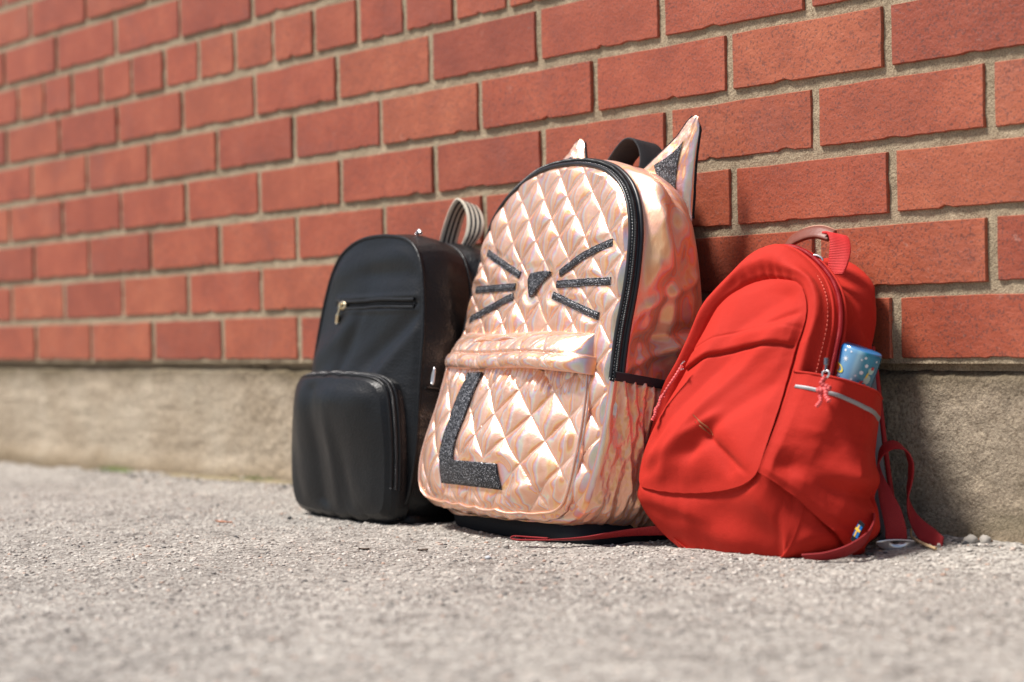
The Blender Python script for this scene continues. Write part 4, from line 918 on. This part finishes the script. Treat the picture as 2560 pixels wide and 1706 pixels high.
# straps behind and beside
strap = ribbon('shoulder_strap', [(.186, -.036, .175), (.192, -.038, .150), (.198, -.040, .115), (.205, -.042, .078), (.214, -.045, .046), (.224, -.049, .020), (.230, -.052, .004)], [(.020, .018, 0), (.020, .018, 0), (.020, .018, 0), (.019, .018, .001), (.017, .016, .003), (.013, .013, .004), (.009, .010, .004)], .007, M['mesh'], red, 50)
tube('strap_binding', [(.197, -.028, .175), (.203, -.030, .150), (.209, -.032, .115), (.2155, -.034, .078), (.2235, -.038, .047), (.2315, -.043, .022), (.235, -.047, .006)], .0024, M['redweb'], strap, 60, 8)
tube('strap_binding', [(.176, -.046, .175), (.182, -.048, .150), (.188, -.050, .115), (.1955, -.052, .078), (.205, -.053, .045), (.217, -.055, .018)], .0024, M['redweb'], strap, 60, 8)
ribbon('adjuster_strap', [(.250, -.064, .004), (.2495, -.064, .014), (.245, -.063, .027), (.236, -.061, .042), (.2285, -.059, .056), (.224, -.056, .070), (.2265, -.053, .0815), (.2355, -.049, .0875), (.2460, -.046, .0845), (.2515, -.044, .072), (.2490, -.042, .057), (.2440, -.040, .043), (.2440, -.038, .030), (.2500, -.038, .019), (.2610, -.040, .011), (.2740, -.043, .006), (.2870, -.047, .003)],
       [(.0125, .0140, .001), (.0125, .0140, .002), (.0120, .0130, .005), (.0090, .0110, .010), (.0010, .0060, .013), (-.012, .0110, .006), (-.0145, .0115, .0), (-.0145, .0115, -.001), (-.0145, .0110, .0), (-.0140, .0110, .003), (-.0120, .0110, .005), (-.0080, .0100, .008), (.0000, .0080, .012), (.0060, .0080, .012), (.0050, .0070, .013), (.0020, .0050, .0125), (.0000, .0030, .0110)], .0014, M['redweb'], red, 150)
ribbon('strap_anchor', [(.196, -.060, .050), (.205, -.058, .040), (.214, -.057, .030), (.212, -.058, .018), (.205, -.06, .012)], [(.002, -.003, .026), (.003, -.004, .022), (.004, -.004, .016), (.004, -.006, .012), (.002, -.01, .01)], .0016, M['redweb'], red, 40)
ribbon('nylon_wing', [(.205, -.062, .034), (.213, -.060, .022), (.219, -.058, .012), (.222, -.057, .004)], [(.012, -.004, .016), (.016, -.006, .012), (.018, -.006, .010), (.016, -.006, .008)], .002, M['nylon'], red, 30)
# lower webbing loop in front, carrying the flag tag
ribbon('lower_strap', [(.228, -.162, -.003), (.241, -.147, -.003), (.250, -.130, .001), (.2555, -.113, .010), (.254, -.100, .021), (.247, -.090, .029)], [(.001, -.004, .004), (.002, -.004, .006), (.004, -.006, .009), (.009, -.008, .011), (.010, -.009, .008), (.008, -.008, .004)], .0016, M['redweb'], red, 60)
# oval slider
ct = np.array([.2515, -.0665, .0030]); ax1 = np.array([.0105, .0125, 0]); ax2 = np.array([.001, -.002, .0072])
an = np.linspace(0, 2*np.pi, 40, endpoint=False)
def oval(k, dz): return [ct+ax1*math.cos(t)*k+ax2*math.sin(t)*k*(1 if math.sin(t) < 0 else .35)+np.array([-.003, -.006, 0])*dz for t in an]
Vb = []; 
for k, dz in ((.30, .25), (.97, .25), (1.04, .12), (1.04, -.12), (.97, -.25), (.30, -.25)): Vb.append(oval(k, dz))
grid('metal_slider', np.array(Vb).transpose(1, 0, 2), M['steel'], red, ci=True, cj=True)
# small blue tag with a yellow cross
t0 = np.array([.2530, -.118, .0235]); tu = np.array([-.0058, .0006, -.0088])*1.15; tv = np.array([.0052, -.0006, -.0030])*1.0; tn = np.cross(tu, tv); tn /= np.linalg.norm(tn); tn = tn if tn[1] < 0 else -tn
blue = simple('flag_blue', (.0, .13, .42), .6); yel = simple('flag_yellow', (.80, .52, .04), .6)
def slab(name, u0, u1, v0, v1, d, mat, par, th_=.0007):
    q = [t0+tu*u+tv*v for u, v in ((u0, v0), (u1, v0), (u1, v1), (u0, v1))]; V = [p+tn*d for p in q]+[p+tn*(d-th_) for p in q]
    return make(name, V, [(0, 1, 2, 3), (7, 6, 5, 4), (0, 4, 5, 1), (1, 5, 6, 2), (2, 6, 7, 3), (3, 7, 4, 0)], mat, par, False)
fb = slab('flag_backing', -.30, 1.45, -.08, 1.08, .0, M['blackcloth'], red)
ft = slab('flag_tag', 0, 1, 0, 1, .0005, blue, fb)
slab('flag_cross', 0, 1, .28, .50, .0009, yel, fb); slab('flag_cross', .30, .46, 0, 1, .0011, yel, fb)
# strap tail lying under the middle bag
ribbon('strap_tail', [(.12, -.085, .008), (.07, -.118, .006), (.035, -.140, .0045), (.008, -.165, .002), (-.015, -.195, -.002), (-.035, -.222, -.003), (-.052, -.238, -.003), (-.062, -.244, -.003), (-.067, -.246, -.0015), (-.063, -.244, .0005), (-.050, -.235, -.0003), (-.035, -.222, -.0017)],
       [(.001, -.001, .018), (.001, -.001, .018), (.001, -.002, .0165), (.002, -.004, .011), (.004, -.006, .005), (.005, -.007, .002), (.005, -.006, .0015), (.004, -.004, .0015), (.003, -.003, .001), (.003, -.004, .0005), (.004, -.006, .0005), (.004, -.006, .0005)], .0013, M['redweb'], red, 120)

# ------------------------------------------------------------ the blue bottle in the red bag's side pocket
def mat_print():
    s = NT('blue_space_print'); sx = s.n('ShaderNodeSeparateXYZ'); s.l(s.tc, 'UV', sx, 0)
    k = s.ramp(sx, 0, [(0, (.004, .075, .22)), (.22, (.006, .10, .30)), (.34, (.0, .13, .40)), (.40, (.13, .30, .50)), (.47, (.15, .33, .52)), (.50, (.26, .46, .58)), (.56, (.0, .22, .34)), (.60, (.02, .24, .38)), (.66, (.0, .17, .32)), (1, (.0, .08, .20))])
    k.color_ramp.interpolation = 'EASE'; s.l(k, 0, s.b, 'Base Color'); s.set(Roughness=.22); s.b.inputs['Coat Weight'].default_value = .5; return s.m
mp = mat_print()
white = simple('print_white', (.75, .80, .84), .35); orange = simple('print_orange', (.75, .16, .02), .35); pyel = simple('print_yellow', (.82, .66, .08), .35)
pred = simple('print_red', (.45, .02, .04), .35); pmint = simple('print_mint', (.38, .62, .58), .35); pgreen = simple('print_green', (.22, .55, .14), .35)
bc = np.array([.219, -.074, .1755]); bc = bc+(CAM-bc)/np.linalg.norm(CAM-bc)*.007+rr*.003-uu*.0012; up = np.array([.0135, .0065, .040]); up = up/np.linalg.norm(up); BR = .0198
# base point is inside the pocket
b0 = bc-up*.085
bot = empty('bottle', tuple(b0), 'blue space print bottle standing in the side pocket of the red backpack', 'bottle')
e1 = CAM-bc; e1 = e1-up*(e1@up); e1 /= np.linalg.norm(e1); e2 = np.cross(up, e1)       # seam side of the print
def cyl(u, z, r=BR): 
    a = (np.asarray(u)-.5)*2*np.pi; return bc+np.asarray(z)[..., None]*up+r*(np.cos(a)[..., None]*e1+np.sin(a)[..., None]*e2)
u = np.linspace(0, 1, 97); zz = [-.0845, -.085, -.083, -.080, -.02, -.004, -.0012, -.0002]; rz = [.0, .018, .0194, BR, BR, BR, .0194, .0188]
P = np.stack([cyl(u, np.full(97, z), r) for z, r in zip(zz, rz)], 1); uvp = np.stack(np.meshgrid(u, np.linspace(0, 1, len(zz)), indexing='ij'), -1).reshape(-1, 2)
grid('bottle_body', P, mp, bot, uv=uvp)
P = np.stack([cyl(u, np.full(97, z), r) for z, r in ((-.0002, .0188), (.0004, .0180), (.0006, .010), (.0006, .0))], 1); grid('bottle_lid', P, simple('bottle_lid_blue', (.02, .17, .42), .3), bot)
bodyo = [o for o in COL.objects if o.name.startswith('bottle_body')][0]
def decal(name, pts, mat, lift=.00025):
    """pts in metres on the unrolled skin: x to the right from the side facing the lens, z down from the rim"""
    x = np.array([p[0] for p in pts]); z = -np.array([p[1] for p in pts]); c = (x.mean(), z.mean())
    X = np.concatenate([[c[0]], x]); Z = np.concatenate([[c[1]], z]); n = len(pts)
    V = cyl(.5+X/(2*np.pi*BR), Z, BR+lift); F = [(0, 1+i, 1+(i+1) % n) for i in range(n)]
    return make(name, V, F, mat, bodyo, True)
def circ(x, z, rx, rz=None, n=16, rot=0):
    rz = rz or rx; return [(x+rx*math.cos(t)*math.cos(rot)-rz*math.sin(t)*math.sin(rot), z+rx*math.cos(t)*math.sin(rot)+rz*math.sin(t)*math.cos(rot)) for t in np.linspace(0, 2*np.pi, n, endpoint=False)]
def star(x, z, r, k=8, q=.28): return [(x+(r if i % 2 == 0 else r*q)*math.cos(math.pi*i/k), z+(r if i % 2 == 0 else r*q)*math.sin(math.pi*i/k)) for i in range(2*k)]
def ringd(name, x, z, rx, rz, wd, mat, rot, lift):
    t = np.linspace(0, 2*np.pi, 28); P = []
    for k in (1, 1-wd):
        X = x+rx*k*np.cos(t)*math.cos(rot)-rz*k*np.sin(t)*math.sin(rot); Z = -(z+rx*k*np.cos(t)*math.sin(rot)+rz*k*np.sin(t)*math.cos(rot)); P.append(cyl(.5+X/(2*np.pi*BR), Z, BR+lift))
    return grid(name, np.stack(P, 1), mat, bodyo)
SX = -1.0
for x, z, r in ((-.0135, .004, .0011), (-.0075, .0035, .0009), (.0035, .0075, .0009), (.0065, .005, .0012), (-.012, .027, .0013), (-.0098, .0300, .0010), (.0002, .0265, .0010), (.019, .006, .0009), (.0005, .034, .0009)):
    decal('printed_dot', circ(x, z, r), white)
for x, z, r in ((-.0105, .0110, .0034), (.0025, .0225, .0019), (-.0155, .035, .003)): decal('printed_star', star(x, z, r), white)
decal('printed_planet', circ(-.0175, .021, .0040), orange, .0003); decal('printed_planet', circ(-.0180, .0205, .0020, .0012), pyel, .0004)
ringd('printed_planet_ring', -.0150, .0205, .0062, .0034, .30, pyel, .45, .0005)
# a small plain rocket pod and a green domed capsule
for pts, m, l in ((circ(.0145, .0235, .0036, .0042, rot=.3), pmint, .0003), (circ(.0160, .0150, .0034, .0034), pmint, .0003), (circ(.0165, .0127, .0017), pred, .0005), (circ(.0130, .0195, .0009, .0030, rot=.2), pyel, .0005),
                  (circ(.0135, .0285, .0014), pred, .0006), (circ(.0092, .0268, .0013, .0022, rot=.8), pred, .0004), (circ(.0068, .0185, .0018), white, .0003), (circ(.0095, .0115, .0016), white, .0003),
                  (circ(.0090, .0365, .0044, .0026), pgreen, .0003), (circ(.0085, .0385, .0028, .0014), white, .0005)):
    decal('printed_capsule', pts, m, l)

# ------------------------------------------------------------ litter on the ground
tag(tube('twig', [(.244, -.036, .012), (.2455, -.038, .0065), (.251, -.042, .0045), (.272, -.054, .0020), (.295, -.066, .0005)], [.0009]*6+[.0013]*24, M['twig'], None, 30, 8), 'pale dry twig lying by the red strap end at the wall foot', 'twig')
def leafy(name, x, y, L, W_, rot, mat, curl=.003):
    u, v = np.meshgrid(np.linspace(-1, 1, 9), np.linspace(-1, 1, 5), indexing='ij'); w = (1-u**2)**.6*(1+.45*fbm(u*3+x*90, v*.5, 0, 2, 8))
    X = u*L/2; Y = v*w*W_/2; Z = .0012+curl*(v*v+.4*u*u)+.0006*fbm(u*3, v*3, x*50, 2, 3)
    c, s = math.cos(rot), math.sin(rot); Pq = np.stack([x+X*c-Y*s, y+X*s+Y*c, Z+gz(x, y)], -1); P2 = Pq-np.array([0, 0, .0005])
    return grid(name, np.concatenate([Pq, P2[::-1]], 0), mat, None)
tag(leafy('dry_leaf', .300, -.006, .022, .006, -.1, M['leaf'], .002), 'small reddish dry leaf scrap at the foot of the foundation, right of the bags', 'leaf')
tag(leafy('dry_leaf', -.51, -.30, .030, .006, .15, M['leaf'], .001), 'thin brown leaf scrap on the asphalt left of the black bag', 'leaf')
def pebble(x, y, s, mat, lab, seed, flat=.6):
    t, p = np.meshgrid(np.linspace(0, 2*np.pi, 20, endpoint=False), np.linspace(.02, np.pi-.02, 12), indexing='ij'); X, Y, Z = np.cos(t)*np.sin(p), np.sin(t)*np.sin(p), np.cos(p)
    r = 1+.34*fbm(X*1.9, Y*1.9, Z*1.9, 4, seed); Pq = np.stack([x+X*r*s, y+Y*r*s*.8, gfine(x, y)+s*flat*.6+Z*r*s*flat], -1)
    return tag(grid('pebble', Pq, mat, None, ci=True), lab, 'pebble')
pg = simple('pale_stone', (.36, .33, .29), .85, bscale=400, bdist=.0006, var=.15); pd = simple('dark_stone', (.045, .045, .045), .8, bscale=400, bdist=.0006, var=.3); pw = simple('bluish_stone', (.42, .43, .45), .8, var=.1)
pebble(.294, -.016, .0075, pg, 'largest pale pebble at the wall foot beside the red strap end', 1, .7)
pebble(.305, -.010, .0055, pg, 'pale pebble leaning on the foundation behind the largest pebble', 2, .9)
pebble(.243, -.092, .0042, pd, 'dark pebble in front of the metal slider of the red backpack', 3)
pebble(.004, -.330, .0036, pw, 'bluish pebble on the asphalt in front of the middle backpack', 4)
pebble(-.063, -.255, .0038, pg, 'tan pebble touching the red strap loop under the middle backpack', 5)
pebble(-.475, -.235, .0036, pd, 'dark crumb on the asphalt in front of the black backpack', 6)
for k, (x, y, l) in enumerate(((-.17, -.345, 'left of the two dark dry leaf crumbs in front of the rose gold backpack'), (-.115, -.315, 'dark dry leaf crumb nearest the red strap loop'))):
    tag(leafy('leaf_crumb', x, y, .012, .007, .5+k, simple('dark_leaf', (.10, .07, .05), .8, var=.3), .0012), l, 'leaf')
# moss and yellow straw along the wall foot, far left
V = []; F = []
for k in range(260):
    x = RNG.choice([-1.33, -1.30, -.93, -.90, -1.36])+RNG.normal(0, .02); y = -RNG.random()*.02; z = gz(x, y)+.001; h = RNG.uniform(.004, .011); d = RNG.normal(0, .003, 2); b = len(V)
    V += [(x-.0012, y, z), (x+.0012, y, z), (x+d[0], y+d[1], z+h)]; F.append((b, b+1, b+2))
tag(make('moss', V, F, M['moss'], None), 'small green moss tufts at the foot of the wall, far left', 'moss', kind='stuff')
V = []; F = []
for k in range(240):
    x = RNG.uniform(-1.15, -.62); y = -.004-RNG.random()*.03; z = gz(x, y)+.003; a = RNG.normal(0, .35); l = RNG.uniform(.008, .03); dx, dy = math.cos(a)*l, math.sin(a)*l*.4; b = len(V)
    V += [(x, y, z), (x+dx, y+dy, z+.001), (x+dx, y+dy, z+.0022), (x, y, z+.0012)]; F.append((b, b+1, b+2, b+3))
tag(make('straw', V, F, simple('yellow_straw', (.44, .36, .22), .8, var=.3), None), 'yellowed straw crumbs along the wall foot left of the bags', 'straw', kind='stuff')
